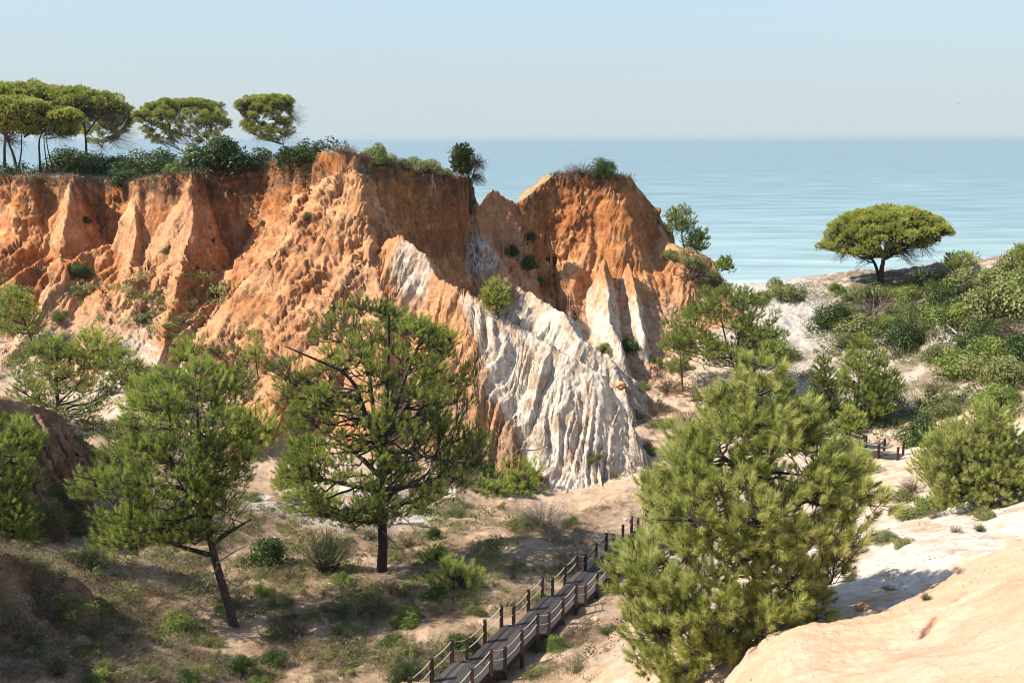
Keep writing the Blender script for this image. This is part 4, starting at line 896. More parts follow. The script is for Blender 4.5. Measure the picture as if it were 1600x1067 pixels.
KINDS = {
 'dark': [proto_leaf(15, 420, .062, 'leaf', .8, .26) for _ in range(3)],  # dark evergreen, tint lowered further to paint in shade under the rim trees
 'green': [proto_leaf(14, 420, .062, 'leaf', .8, .72) for _ in range(4)],
 'pale': [proto_leaf(14, 380, .06, 'pale_leaf', .75, .5) for _ in range(4)],
 'olive': [proto_leaf(15, 380, .056, 'pale_leaf', .7, .28) for _ in range(3)],
 'pine': [proto_needle(130, 34, .17, 'needle', .55) for _ in range(4)],
 'lightpine': [proto_needle(130, 34, .17, 'needle', .78) for _ in range(3)],
 'dry': [proto_twig(120, 'dry', .45, 250, 5, .009, .5) for _ in range(4)],
 'grey': [proto_twig(130, 'greytwig', .6, 0, 6, .009, .7) for _ in range(2)],
 'brown': [proto_twig(130, 'dry', .35, 500, 5, .010, .22) for _ in range(3)],
 'broom': [proto_twig(190, 'broom', 1.5, 0, 5, .008, .55) for _ in range(3)],
 'grass': [proto_grass(130) for _ in range(2)],
}
NAMES = {'dark': ('evergreen_bush', 'bush'), 'green': ('leafy_bush', 'bush'), 'pale': ('pale_bush', 'bush'), 'olive': ('olive_scrub', 'bush'), 'pine': ('young_pine', 'young pine'), 'lightpine': ('young_pine', 'young pine'),
         'dry': ('dry_bush', 'dry bush'), 'grey': ('bare_bush', 'dry bush'), 'brown': ('brown_scrub', 'dry bush'), 'broom': ('broom_bush', 'bush'), 'grass': ('grass_clump', 'grass clump')}
PROTO = {}
for k, l in KINDS.items():
    PROTO[k] = []
    for (F, mat, S) in l:
        f = F.build('foliage', M[mat], None, False, None, False); s_ = S.build('stem', M['bark' if mat not in ('dry', 'greytwig') else 'dry'], None, False, None, False)
        PROTO[k].append((f, s_))
BUSHES = [ # kind, px, py of the foot, width px, height/width, label
 ('dark', 420, 884, 92, .8, 'dark round bush left of the tall broom'),
 ('broom', 512, 896, 78, 1.1, "tall grey green broom left of the tallest pine's trunk"),
 ('green', 534, 912, 40, .8, 'bright leafy bush at the foot of the tall broom'),
 ('green', 408, 930, 50, .6, "bright low bush just right of the forked pine's trunk"),
 ('olive', 436, 948, 52, .6, "olive scrub second to the right of the forked pine's trunk"),
 ('green', 268, 982, 70, .7, "fresh green rounded bush in the sun left of the forked pine's foot"),
 ('broom', 146, 894, 62, .8, 'wide dull broom above the shaded mound on the left'),
 ('broom', 96, 908, 30, 1, 'small broom at the top of the shaded mound'),
 ('pale', 158, 948, 62, .5, 'pale low scrub on the sunlit edge of the shaded mound'),
 ('broom', 92, 1056, 46, 1.1, 'upright broom at the lower left corner below the shaded mound'),
 ('green', 146, 1066, 62, .6, 'leafy bush cut by the bottom edge right of the corner broom'),
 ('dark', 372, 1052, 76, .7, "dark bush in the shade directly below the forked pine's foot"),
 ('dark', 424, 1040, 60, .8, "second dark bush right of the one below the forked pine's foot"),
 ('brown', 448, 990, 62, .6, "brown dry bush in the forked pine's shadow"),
 ('green', 400, 1072, 46, .6, 'yellow green bush at the bottom edge under the dark bushes'),
 ('olive', 222, 1058, 50, .6, "olive scrub at the bottom edge below the shaded mound's tip"),
 ('dark', 290, 1064, 60, .6, 'dark bush on the bottom edge left of the dark pair'),
 ('olive', 540, 992, 62, .6, 'round olive bush on bare ground below the tallest pine'),
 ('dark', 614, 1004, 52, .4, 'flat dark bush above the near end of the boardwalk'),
 ('green', 642, 968, 72, .7, 'leafy green bush between the tallest pine and the boardwalk'),
 ('brown', 582, 956, 56, .6, "brown dry bush just below the tallest pine's foot"),
 ('dark', 684, 934, 44, .7, "dark bush upslope of the boardwalk's second flight"),
 ('pine', 716, 918, 92, .75, "largest young pine right of the tallest pine's trunk"),
 ('pine', 684, 880, 60, .7, 'young pine on the bank between two pines and the sand flat'),
 ('dark', 676, 842, 34, .9, 'small dark round bush at the edge of the sand flat'),
 ('dry', 637, 856, 44, .8, "dry straw bush right of the tallest pine's trunk"),
 ('green', 652, 800, 46, .8, 'fresh green bush left of the small pale board'),
 ('olive', 707, 806, 42, .6, 'mustard olive cushion below the small pale board'),
 ('olive', 822, 826, 62, .75, 'grey green half of the bush pair on the sand flat'),
 ('grey', 852, 824, 74, .85, 'bare grey twiggy bush in the middle of the sand flat'),
 ('green', 893, 818, 30, .8, 'small green bush at the right end of the sand flat pair'),
 ('dark', 728, 1016, 70, .8, "dark evergreen bush against the boardwalk's left railing"),
 ('olive', 742, 958, 40, .7, 'olive bush above the dark evergreen by the railing'),
 ('dark', 626, 1062, 56, .9, 'dark leafy bush at the bottom edge left of the boardwalk'),
 ('green', 862, 1012, 64, .5, "leafy shrub under the boardwalk's right side"),
 ('green', 838, 1056, 40, .5, "low leafy shrub beside the boardwalk's bottom right posts"),
 ('grass', 902, 1050, 38, 1.2, 'spiky grass clump on the sand right of the boardwalk'),
 ('dark', 950, 990, 44, .5, "low dark bush in the young pine's shade beyond the boardwalk"),
 ('green', 846, 940, 26, 1, 'small bush between two left railing posts'),
 ('broom', 884, 897, 28, .9, 'small broom touching the left railing near the yellow tag'),
 ('brown', 505, 958, 46, .6, 'brown dry bush in the middle of the left clearing'),
 ('dry', 476, 1010, 50, .5, 'straw coloured bush right of the dark pair'),
 ('dry', 560, 1030, 46, .5, 'straw coloured bush left of the near boardwalk flight'),
 ('brown', 600, 915, 44, .5, "brown bush round the tallest pine's foot"),
 ('dry', 452, 905, 44, .6, 'dry straw bush below the dark round bush'),
 ('olive', 330, 1010, 50, .6, "olive bush left of the forked pine's dark bushes"),
 ('dry', 190, 905, 44, .6, 'dry straw bush under the drooping branch of the forked pine'),
 ('brown', 60, 960, 60, .5, 'brown dry bush on the shaded mound'),
 ('brown', 140, 990, 60, .5, 'second brown bush lower on the shaded mound'),
 ('dry', 30, 880, 50, .6, 'dry bush at the left edge above the shaded mound'),
 ('olive', 120, 832, 50, .6, 'olive bush at the foot of the brown bank'),
 ('green', 60, 850, 40, .6, 'green bush under the pine at the left edge'),
 ('pine', 815, 760, 84, .75, "young pine below the white fan's left foot"),
 ('pine', 770, 768, 60, .7, 'dark young pine left of the one below the white fan'),
 ('lightpine', 510, 802, 62, 1, "pale young pine left of the tallest pine's trunk on the white sand"),
 ('green', 560, 800, 40, .8, "small green bush behind the tallest pine's trunk"),
 ('olive', 395, 782, 40, .6, 'olive bush on the white sand left of the pale young pine'),
 ('pine', 455, 760, 60, .8, 'dark young pine behind the white sand patch'),
 ('olive', 600, 776, 50, .5, "olive scrub under the tallest pine's lowest branches"),
 ('brown', 730, 752, 60, .5, "brown scrub in the shade under the white fan's left foot"),
 ('brown', 660, 760, 60, .5, "brown scrub under the tallest pine's right branches"),
 ('lightpine', 1335, 742, 74, .9, "young pine touching the near pine's right branches"),
 ('olive', 1416, 782, 62, .6, 'olive bush at the upper left edge of the white sand'),
 ('green', 1466, 796, 76, .6, 'green bush below the wide pine at the right edge'),
 ('pale', 1424, 810, 70, .5, 'pale spreading bush at the top of the white sand'),
 ('grey', 1462, 808, 28, .8, 'small mauve grey dry bush at the top of the white sand'),
 ('pale', 1541, 812, 44, .8, "round pale cushion on the white sand's upper edge"),
 ('olive', 1384, 846, 54, .6, 'olive bush in the middle left of the white sand'),
 ('pale', 1412, 852, 48, .5, 'pale low bush right of the olive one on the white sand'),
 ('dry', 1494, 831, 22, .8, 'tiny dry bush alone on the white sand'),
 ('broom', 1531, 831, 22, .7, 'tiny pale tuft right of the tiny dry bush on white sand'),
 ('dry', 1430, 766, 56, .6, 'dry grey bush left of the wide pine on the sand'),
 ('broom', 1446, 938, 20, .8, 'small green tuft on the crest of the sandstone slope'),
 ('dry', 1376, 957, 18, .8, 'small dry tuft behind the sandstone edge'),
 ('brown', 1327, 908, 26, .7, "small brown bush on white sand near the young pine's shade"),
 ('dry', 1393, 922, 28, .5, 'dry low tuft on the white sand above the sandstone'),
 ('brown', 1345, 866, 40, .5, 'tangled brown bush in the shade right of the near pine'),
 ('grey', 1502, 895, 24, .5, 'small grey tuft at the right of the white sand'),
 ('dark', 1306, 516, 60, .8, "dark bush left of the umbrella pine's mound"),
 ('grey', 1362, 500, 60, .6, "grey scrub just below the umbrella pine's mound"),
 ('olive', 1404, 494, 46, .8, 'olive bush right below the umbrella pine'),
 ('green', 1449, 504, 44, .9, 'green bush right of the olive one under the umbrella pine'),
 ('green', 1500, 512, 60, .85, "large green bush in the middle of the hill's upper scrub"),
 ('pale', 1360, 522, 74, .5, 'broad pale scrub below the grey one on the hill'),
 ('dark', 1412, 548, 66, .8, 'dark bush at the head of the bare strip on the hill'),
 ('olive', 1446, 520, 30, .8, 'small olive bush beside the fallen grey branch'),
 ('green', 1502, 584, 68, .75, 'green bush right of the bare strip on the hill'),
 ('olive', 1474, 566, 46, .8, 'olive bush left of the green one beside the bare strip'),
 ('green', 1562, 560, 62, .8, 'round green bush on the right slope of the hill'),
 ('pale', 1586, 606, 84, .8, 'large pale bush at the right edge below the round green one'),
 ('pale', 1530, 450, 70, .6, 'pale spreading scrub on the hill crest right of the flat topped pine'),
 ('green', 1592, 456, 54, .8, 'green bush at the right edge of the hill crest'),
 ('pale', 1562, 500, 92, .9, 'largest pale spreading bush at the right of the hill'),
 ('dark', 1490, 468, 66, .5, 'dark bush in the shade right of the umbrella pine'),
 ('dark', 1534, 476, 64, .5, 'second dark bush in the shade right of the umbrella pine'),
 ('dark', 1535, 540, 60, .7, 'dark bush under the largest pale bush'),
 ('brown', 1590, 530, 60, .6, 'brown hanging scrub at the right edge of the hill'),
 ('green', 1456, 446, 34, .7, "yellow green bush on the crest right of the umbrella pine's trunk"),
 ('green', 1352, 466, 26, .7, 'green tuft at the foot of the umbrella pine'),
 ('green', 1306, 456, 18, 1, 'tiny bush on the crest left of the umbrella pine'),
 ('brown', 1372, 470, 70, .3, "brown needle covered scrub on the umbrella pine's mound"),
 ('brown', 1470, 612, 40, .5, 'brown bush on the lower bare slope of the hill'),
 ('dry', 1450, 634, 34, .6, 'dry bush at the bottom of the bare strip'),
 ('dry', 1400, 560, 40, .5, 'dry straw bush left of the bare strip'),
 ('olive', 1540, 640, 44, .5, 'olive bush above the wide right pine'),
 ('pale', 1224, 466, 48, .8, 'pale leafy bush on the crest against the sea'),
 ('green', 1190, 474, 30, .8, 'green bush behind the two trunked pine on the crest'),
 ('green', 1024, 568, 30, .7, 'small green bush at the left of the slender pine'),
 ('brown', 1048, 608, 50, .6, "brown scrub left of the slender pine's foot"),
 ('brown', 1106, 622, 82, .7, 'large dark brown thicket right of the slender pine'),
 ('olive', 1004, 610, 40, .5, 'olive scrub in the gully left of the brown scrub'),
 ('dry', 1026, 586, 36, .5, 'pale dry grass in the gully below the small green bush'),
 ('brown', 1020, 642, 60, .5, "russet scrub right of the white fan's tail"),
 ('green', 948, 552, 32, .7, 'bright green bush in the gully behind the white fan'),
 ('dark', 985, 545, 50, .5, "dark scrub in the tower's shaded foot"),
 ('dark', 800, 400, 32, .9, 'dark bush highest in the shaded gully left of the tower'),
 ('dark', 828, 376, 22, .8, 'small dark bush on the shaded gully wall beside the tower'),
 ('dark', 828, 426, 34, .9, 'dark bush lower in the shaded gully'),
 ('green', 842, 446, 26, .8, 'green bush at the lower end of the shaded gully'),
 ('grey', 908, 276, 48, .6, 'bare grey bush on the tower top'),
 ('dark', 938, 280, 36, .9, 'rounded dark green bush on the tower top'),
 ('green', 978, 274, 22, .6, 'small bright bush at the right of the tower top'),
 ('dark', 964, 271, 14, .8, 'tiny dark bush between the two green ones on the tower top'),
 ('dry', 893, 292, 34, .6, "dry scrub hanging over the tower's front rim"),
 ('pale', 1046, 404, 34, .8, "pale bush on the tower's right shoulder"),
 ('pale', 1078, 416, 48, .9, 'large pale bush below the ledge pines'),
 ('brown', 1086, 436, 62, .6, 'brown thicket hanging below the ledge pines'),
 ('olive', 1110, 446, 36, .8, 'olive bush at the end of the ledge'),
 ('olive', 1012, 706, 44, .7, "olive bush at the white fan's right foot"),
 ('brown', 1000, 656, 36, .7, "brown bush under the white fan's right edge"),
 ('olive', 1026, 668, 40, .6, 'olive scrub in the gully right of the fan'),
 ('dry', 965, 746, 34, .6, 'dry bush on the lowest part of the white fan'),
 ('dry', 1075, 660, 60, .5, 'straw scrub on the gully bank behind the near pine'),
 ('dark', 122, 430, 40, .9, 'dark bush halfway down the left cliff'),
 ('dark', 136, 356, 20, .8, 'small dark bush high on the left cliff'),
 ('dry', 62, 424, 26, .6, 'dry tuft on the left talus'),
 ('olive', 118, 458, 34, .6, 'olive tuft below the dark bush on the left cliff'),
 ('dark', 412, 354, 14, 1, 'tiny dark bush in the cliff recess below the cliff top pines'),
 ('olive', 484, 346, 22, .8, 'olive tuft on the cliff slope below the nose'),
 ('olive', 260, 400, 22, .6, 'olive tuft on the buttress in the left cliff'),
 ('olive', 225, 500, 30, .5, 'olive tuft low on the left talus'),
 ('dry', 170, 470, 34, .5, 'dry tuft in the middle of the left talus'),
 ('dark', 190, 288, 44, .8, 'dark bush hanging over the left rim'),
 ('green', 272, 270, 36, .8, 'bright green bush on the rim below the wide umbrella pine'),
 ('green', 298, 266, 30, .8, 'green bush on the rim right of the bright green one'),
 ('dark', 345, 264, 100, .75, 'largest dark bush on the rim between the two umbrella pines'),
 ('dark', 300, 258, 56, .8, 'dark bush under the slanting trunk of the wide umbrella pine'),
 ('dark', 405, 254, 50, .5, "dark bush left of the rightmost umbrella pine's trunk"),
 ('dark', 484, 252, 50, .5, 'dark mound of bushes right of the rightmost umbrella pine'),
 ('dark', 458, 247, 32, .6, "small dark bush at the rightmost umbrella pine's foot"),
 ('dry', 540, 240, 40, .6, 'yellow dry grass clump on the tip of the cliff nose'),
 ('green', 588, 256, 66, .75, 'large green bush on the rim right of the cliff nose'),
 ('olive', 632, 262, 36, .8, 'olive bush on the rim right of the large green one'),
 ('pale', 662, 268, 62, .6, 'pale spreading bush on the sloping rim'),
 ('pale', 692, 274, 38, .5, 'pale bush at the lower end of the sloping rim'),
 ('dark', 20, 266, 84, .6, 'dark bush behind the leaning trunks on the far left'),
 ('dark', 108, 266, 84, .5, 'dark bush behind the three thin trunks'),
 ('dark', 150, 268, 80, .5, 'dark bush under the bright green umbrella pine'),
 ('dark', 232, 276, 90, .6, 'long dark bush on the rim left of the bright green one'),
 ('dry', 100, 270, 50, .4, 'pale dry grass behind the three thin trunks'),
 ('dry', 60, 274, 60, .3, 'dry grass fringe on the far left rim'),
 ('dark', 70, 266, 96, .6, 'long dark bush under the pale leaning umbrella pine'),
 ('dark', 130, 256, 70, .6, "dark bush left of the bright green umbrella pine's trunk"),
 ('dark', 190, 262, 90, .7, "broad dark bush right of the bright green umbrella pine's trunk"),
 ('dark', 255, 258, 80, .7, 'broad dark bush between the bright green and the slanting umbrella pines'),
 ('dark', 380, 248, 50, .7, 'dark bush right of the largest one on the rim'),
 ('dark', 430, 248, 46, .6, 'low dark bush behind the rightmost umbrella pine'),
 ('pale', 610, 258, 46, .6, 'pale bush between the two larger ones on the sloping rim'),
 ('dark', 1470, 492, 60, .8, 'dark bush left of the large green one on the hill'),
 ('green', 1420, 470, 44, .7, "green bush in the umbrella pine's shadow"),
 ('green', 1330, 505, 46, .7, 'green bush right of the dark one below the mound'),
 ('olive', 1530, 512, 60, .7, 'olive bush right of the large green one on the hill'),
 ('green', 1390, 515, 40, .8, 'green bush between the broad pale scrub and the dark one'),
 ('pale', 1545, 585, 70, .7, 'pale bush right of the green one beside the bare strip'),
 ('green', 1600, 490, 70, .9, 'green bush at the right edge above the hanging scrub'),
 ('dark', 1600, 560, 70, .8, 'dark bush at the right edge beside the round green bush'),
 ('olive', 1330, 540, 50, .6, 'olive bush above the tallest of the three pines'),
 ('green', 1570, 640, 60, .8, 'green bush behind the wide right pine'),
 ('olive', 1480, 650, 50, .6, 'olive bush between the three pines and the wide pine'),
 ('dark', 1440, 690, 70, .7, 'dark bush at the end of the distant walkway'),
 ('dark', 1310, 680, 60, .8, 'dark bush in the shade behind the far walkway'),
 ('dark', 1250, 650, 60, .8, "dark bush in the shade behind the near pine's top"),
 ('pale', 1585, 430, 60, .9, 'pale bush at the right edge on the crest'),
 ('pine', 30, 700, 80, 1, 'dark young pine on top of the brown bank'),
 ('lightpine', 150, 560, 70, .9, 'light young pine on the talus above the small round pine'),
 ('olive', 95, 500, 40, .7, 'olive bush on the left talus above the bushy pine'),
 ('pine', 235, 640, 90, 1, "young pine behind the forked pine's top left"),
 ('lightpine', 400, 690, 80, .9, 'light young pine between the forked and the tallest pine'),
 ('olive', 40, 560, 50, .6, 'olive bush beneath the pale pine at the left edge'),
 ('pine', 300, 560, 60, .9, 'young pine at the foot of the orange buttress'),
 ('dark', 760, 740, 50, .6, 'dark bush under the fan beside the dark young pine'),
 ('olive', 930, 720, 36, .5, 'olive tuft at the foot of the white fan'),
 ('pale', 1060, 580, 50, .7, 'pale scrub behind the slender pine'),
 ('green', 1200, 560, 60, .7, "green bush right of the two trunked pine's foot"),
 ('green', 350, 950, 50, .6, "green bush against the forked pine's trunk base"),
 ('brown', 250, 930, 60, .5, 'brown bush on the sunlit clearing left of the forked pine'),
 ('dry', 700, 960, 50, .6, 'straw bush between the clearing and the boardwalk'),
 ('green', 790, 1000, 30, .8, 'green bush between the railing posts on the left side'),
]
def bushes():
    g = ground([b[1] for b in BUSHES], [b[2] for b in BUSHES])
    for i, (k, px, py, w, asp, lab) in enumerate(BUSHES):
        v = PROTO[k]; f, s_ = v[i % len(v)]
        p = g[i]; sc = w * (p[1] / .96) / 1556 * .62
        if p[0] > 25 and p[1] > 80: sc *= 1.4
        if p[1] > 98 and p[2] > 32 and k == 'dark': sc *= 1.3
        if k in ('broom', 'grass'): sc *= 1.15
        nm, cat = NAMES[k]
        r = thing(nm, lab, cat, (p[0], p[1], p[2] - .06 * sc))
        r.rotation_euler = (0, 0, random.Random(i).random() * 6.28); r.scale = (sc, sc, sc * asp * 1.35)
        for q in (f, s_):
            c = q.copy(); COL.objects.link(c); c.parent = r
bushes()

# ---------------------------------------------------------------- boardwalk: level decks joined by short stair flights
def v3(q, z): return np.array([q[0], q[1], z])
def walkway(name, label, sections, post_h, rope=True, tagged=None):
    """sections: list of (left edge start, left edge end, z, width); planks run along the walk"""
    root = thing(name, label, 'boardwalk', v3(sections[0][0], sections[0][2]))
    org = np.array(root.location); n_s = len(sections); runs = {0: [], 1: []}
    for si, (a, b, z, w) in enumerate(sections):
        u = unit(b - a); nn = np.array([u[1], -u[0]]); ln = np.linalg.norm(b - a)
        G = Geo(); pl = 5; pw = w / pl
        # boards laid lengthwise in five lanes, each lane of short boards
        for j in range(pl):
            nb = 2; cut = np.sort(np.concatenate([[0, ln], rng.uniform(.3, .7, nb - 1) * ln]))
            for k in range(nb):
                c = (a + nn * (pw * (j + .5)) + u * (cut[k] + cut[k + 1]) / 2); L = cut[k + 1] - cut[k]
                G.box(v3(c, z + rng.normal(0, .004)), np.append(u * (L / 2 - .006), 0), np.append(nn * (pw / 2 - .012), 0), [0, 0, .022], np.clip(rng.normal(.55, .12), 0, 1))
        d = G.build('deck', M['deck'], root, False, org)
        G = Geo()
        for e in (.02, w - .02):
            c = a + nn * e + u * ln / 2
            G.box(v3(c, z - .13), np.append(u * ln / 2, 0), np.append(nn * .03, 0), [0, 0, .10], .35)
        for t in (0.12, ln - .12):
            c = a + nn * w / 2 + u * t; G.box(v3(c, z - .132), np.append(u * .04, 0), np.append(nn * (w / 2 - .06), 0), [0, 0, .09], .3)
        G.build('joist', M['deck'], root, False, org)
        if si + 1 < n_s and abs(sections[si + 1][2] - z) > .1:
            a2, z2, w2 = sections[si + 1][0], sections[si + 1][2], sections[si + 1][3]
            run = np.linalg.norm(a2 - b); uu = unit(a2 - b); n2_ = np.array([uu[1], -uu[0]]); st = 4
            G = Geo()
            for k in range(st):
                zz = z + (z2 - z) * (k + .6) / st; c = b + uu * run * (k + .5) / st + n2_ * w / 2
                G.box(v3(c, zz), np.append(uu * run / st * .52, 0), np.append(n2_ * (w / 2 - .05), 0), [0, 0, .02], np.clip(rng.normal(.5, .1), 0, 1))
                for e in (.03, w - .03):       # saw-toothed stringers
                    G.box(v3(b + uu * run * (k + .5) / st + n2_ * e, zz - .19), np.append(uu * run / st * .36, 0), np.append(n2_ * .025, 0), [0, 0, .165], .35)
            G.build('stair', M['deck'], root, False, org)
        np_ = 3 if ln > 2.9 else 2
        for t in np.linspace(.10, ln - .10, np_):
            for sd, e in ((0, -.05), (1, w + .05)):
                runs[sd].append((a + nn * e + u * t, z))
    pr = .085
    for sd in (0, 1):
        G = Geo()
        for i, (q, z) in enumerate(runs[sd]):
            g = float(hlook(np.array([q[0]]), np.array([q[1]]))[0]); H = Geo()
            zb = min(g - .3, z - .3); h = post_h * rng.uniform(.97, 1.04)
            H.box(v3(q, (z + h + zb) / 2), [pr, 0, 0], [0, pr, 0], [0, 0, (z + h - zb) / 2], rng.uniform(.35, .75))
            H.box(v3(q, z + h + .02), [pr * .7, 0, 0], [0, pr * .7, 0], [0, 0, .018], .6)
            po = H.build('post', M['post'], root, False, org)
            if tagged and tagged == (sd, i):
                T = Geo(); T.box(v3(q - np.array([0, pr + .012]), z + h - .12), [.085, 0, 0], [0, .008, 0], [0, 0, .11], .5)
                y = T.build('marker', M['yellow'], po, False, org)
            if rope and i:
                q0, z0 = runs[sd][i - 1]
                for f in (.95, .52):
                    A = v3(q0, z0 + post_h * f); B_ = v3(q, z + post_h * f); t = np.linspace(0, 1, 6)[:, None]
                    p = A + (B_ - A) * t; p[:, 2] -= .10 * (4 * t[:, 0] * (1 - t[:, 0])) * min(1, np.linalg.norm(B_ - A) / 2)
                    G2 = Geo(); G2.tube(p, .019, 5, rng.uniform(.3, .7), False); G2.build('rope', M['rope'], root, True, org)
    return root
rng = np.random.default_rng(5)
secs = []
for k in range(-1, 7):
    a = BW0 + BWU * (BWP * k); b = a + BWU * BWF
    secs.append((a, b, BWZ0 - BWH * k, BWW))
walkway('boardwalk', 'dark plank boardwalk with rope railings stepping down past the near pine', secs, 1.05, tagged=(0, 15))
g = ground([1300, 1352, 1412], [704, 708, 712]); z_ = float(g[1, 2]) + .35
far = [(g[0, :2] - [1.6, -.5], g[0, :2] + [.2, .25], z_, 1.7), (g[0, :2] + [.25, .25], g[1, :2] + [.0, .5], z_ , 1.7), (g[1, :2] + [.05, .5], g[2, :2] + [.1, .2], z_ , 1.7)]
walkway('boardwalk', 'distant short walkway with brown posts at the foot of the right hill', far, 1.0)

# information board, concrete plinth, boulders, fallen branch, hanging root, bird
g = ground([703, 612, 640, 970, 1348, 1290, 776, 930], [785, 820, 818, 607, 952, 905, 742, 970])
p = g[0]; t = thing('information_board', 'small pale information board on short legs in the scrub below the cliff', 'sign', p)
G = Geo(); tilt = math.radians(35); ax = np.array([.42, .05, 0]); up = np.array([0, math.sin(tilt) * .34, math.cos(tilt) * .34]); nz_ = unit(np.cross(ax, up)) * .02
G.box(p + [0, 0, .72], ax, up, nz_, .6); G.build('panel', M['board'], t, False, p)
G = Geo()
for x_, y_, a_, b_ in ((-.18, .2, .16, .012), (-.18, .1, .14, .010), (-.2, -.02, .12, .010), (-.16, -.12, .17, .010), (.2, .1, .09, .08)):
    G.box(p + [0, 0, .72] + ax * x_ / .42 + up * y_ / .34 - nz_ * 1.25, ax * a_ / .42, up * b_ / .34, nz_ * .12, .4)
G.build('print', M['ink'], t, False, p)
for e in (-.3, .3):
    G = Geo(); G.box(p + [e, .06, .25], [.035, 0, 0], [0, .035, 0], [0, 0, .45], .4); G.build('leg', M['post'], t, False, p)
p = g[1]; G = Geo()
G.tube([p + [0, 0, -.2], p + [0, 0, .95], p + [0, 0, 1.0]], [.13, .12, .08], 8, .6)
o = G.build('marker_post', M['concrete'], None, True, p); o.location = p; tag(o, 'pale stubby post right beside the tallest pine\'s trunk', 'post')
p = g[2]; G = Geo(); G.box(p + [.1, 0, .05], [.9, .1, 0], [-.03, .3, 0], [0, 0, .14], .15)
o = G.build('concrete_slab', M['concrete'], None, False, p); o.location = p; tag(o, 'flat pale slab at the edge of the sand right of the tallest pine', 'slab')
def boulder(p, r, name, label, tint, mat, flat=.7):
    import bmesh
    bm = bmesh.new(); bmesh.ops.create_icosphere(bm, subdivisions=4, radius=1)
    co = np.array([v.co[:] for v in bm.verts]); k = rng.integers(0, 99)
    co = co * (1 + .28 * n3(co[:, 0] * 1.3 + k, co[:, 1] * 1.3, co[:, 2] * 1.3, 7) + .12 * n3(co[:, 0] * 3.1, co[:, 1] * 3.1 + k, co[:, 2] * 3.1, 8))[:, None] * [r, r * .8, r * flat]
    f = np.array([[v.index for v in q.verts] for q in bm.faces]); bm.free()
    o = mesh_obj(name, co, f, M[mat], None, True, {'tint': np.clip(tint + .15 * n3(co[:, 0] * 4, co[:, 1] * 4, co[:, 2] * 4, 4), 0, 1)})
    o.location = (p[0], p[1], p[2] + r * flat * .45); tag(o, label, 'boulder'); return o
M['ochre'] = tinted('ochre_rock', [(0, (.30, .13, .05)), (.5, (.50, .26, .12)), (1, (.66, .44, .27))], .95, 0, .4, 5, .4)
boulder(g[3], .55, 'boulder', 'orange boulder fallen in the gully beside the white fan', .4, 'ochre')
boulder(g[4], .24, 'boulder', 'rounded tan boulder where the white sand meets the sandstone edge', .6, 'ochre', .6)
boulder(g[5], .16, 'stone', 'small tan stone in the shade of the near pine on white sand', .7, 'ochre')
boulder(g[7], .22, 'stone', 'pale stone in the shade right of the boardwalk', .7, 'ochre')
q = ground([1462, 1498], [512, 530]); G = Geo(); A = q[0] + [0, 0, .9]; B_ = q[1] + [0, -.4, .25]
G.tube(smooth_path([A, (A + B_) / 2 + [.1, 0, .25], B_], 8), np.linspace(.16, .07, 8), 6, .7)
for k in range(14):
    f = rng.random(); a = A + (B_ - A) * f + [0, 0, .15]; e = a + rng.normal(0, .8, 3) * [1, .6, .7] + [.5, 0, .2]; G.sticks([a], [e], .035, .012, rng.uniform(.4, .9)); G.sticks([(a + e) / 2], [(a + e) / 2 + rng.normal(0, .5, 3)], .02, .008, .6)
o = G.build('fallen_branch', M['dead'], None, True, q[0]); o.location = q[0]; tag(o, 'fallen bleached branch lying on the right hill among green bushes', 'branch')
q = P(676, 270, 114.2); G = Geo()
for pth in ([(676, 266), (675, 276), (674, 284), (676, 291), (673, 298), (670, 300)], [(674, 282), (679, 288), (681, 297)], [(675, 278), (671, 283), (672, 290)], [(676, 268), (684, 266), (690, 270)], [(676, 268), (668, 268), (662, 271)]):
    G.tube(smooth_path(PP([(a, b, 113.4 + .5 * (i % 2)) for i, (a, b) in enumerate(pth)]), 12), np.linspace(.13, .04, 12), 5, .85)
o = G.build('exposed_root', M['dead'], None, True, q); o.location = q; tag(o, 'bleached bare root hanging from the rim above the shaded cliff', 'root')
q = ground([845], [742])[0]; G = Geo(); pts = PP([(858, 690, q[1] + 1.5), (845, 702, q[1] + .5), (826, 704, q[1]), (808, 700, q[1] - .3), (797, 716, q[1] - .5), (800, 735, q[1] - .5)])
G.tube(smooth_path(pts, 14), np.linspace(.05, .02, 14), 5, .15)
for k in range(16):
    a = pts[rng.integers(1, 5)] + rng.normal(0, .3, 3); G.sticks([a], [a + rng.normal(0, .9, 3)], .022, .008, rng.uniform(.1, .5))
o = G.build('fallen_branch', M['dead'], None, True, q); o.location = q; tag(o, 'dark bare twisted branch lying against the foot of the white fan', 'branch')
# gull, far off over the sea
c = P(1498, 163, 420); G = Geo()
G.tube([c + [-.42, 0, 0], c + [-.15, 0, .03], c + [.2, 0, .03], c + [.45, 0, 0]], [.03, .12, .11, .03], 8, .3)
for sgn in (-1, 1):
    G.add([c + [-.16, 0, .06], c + [.16, 0, .06], c + [.12, sgn * .7, .5], c + [-.10, sgn * .7, .52], c + [.20, sgn * 1.25, .35], c + [-.16, 0, .02], c + [.16, 0, .02], c + [.12, sgn * .7, .46], c + [-.10, sgn * .7, .48]],
          [[0, 1, 2, 3], [5, 8, 7, 6], [0, 3, 8, 5], [1, 6, 7, 2]], [[3, 2, 4], [8, 4, 7], [3, 4, 8], [2, 7, 4]], .3)
o = G.build('gull', M['greytwig'], None, False, c); o.location = c; o.rotation_euler = (.2, .1, .9); tag(o, 'tiny dark gull flying in the pale sky above the sea', 'bird')

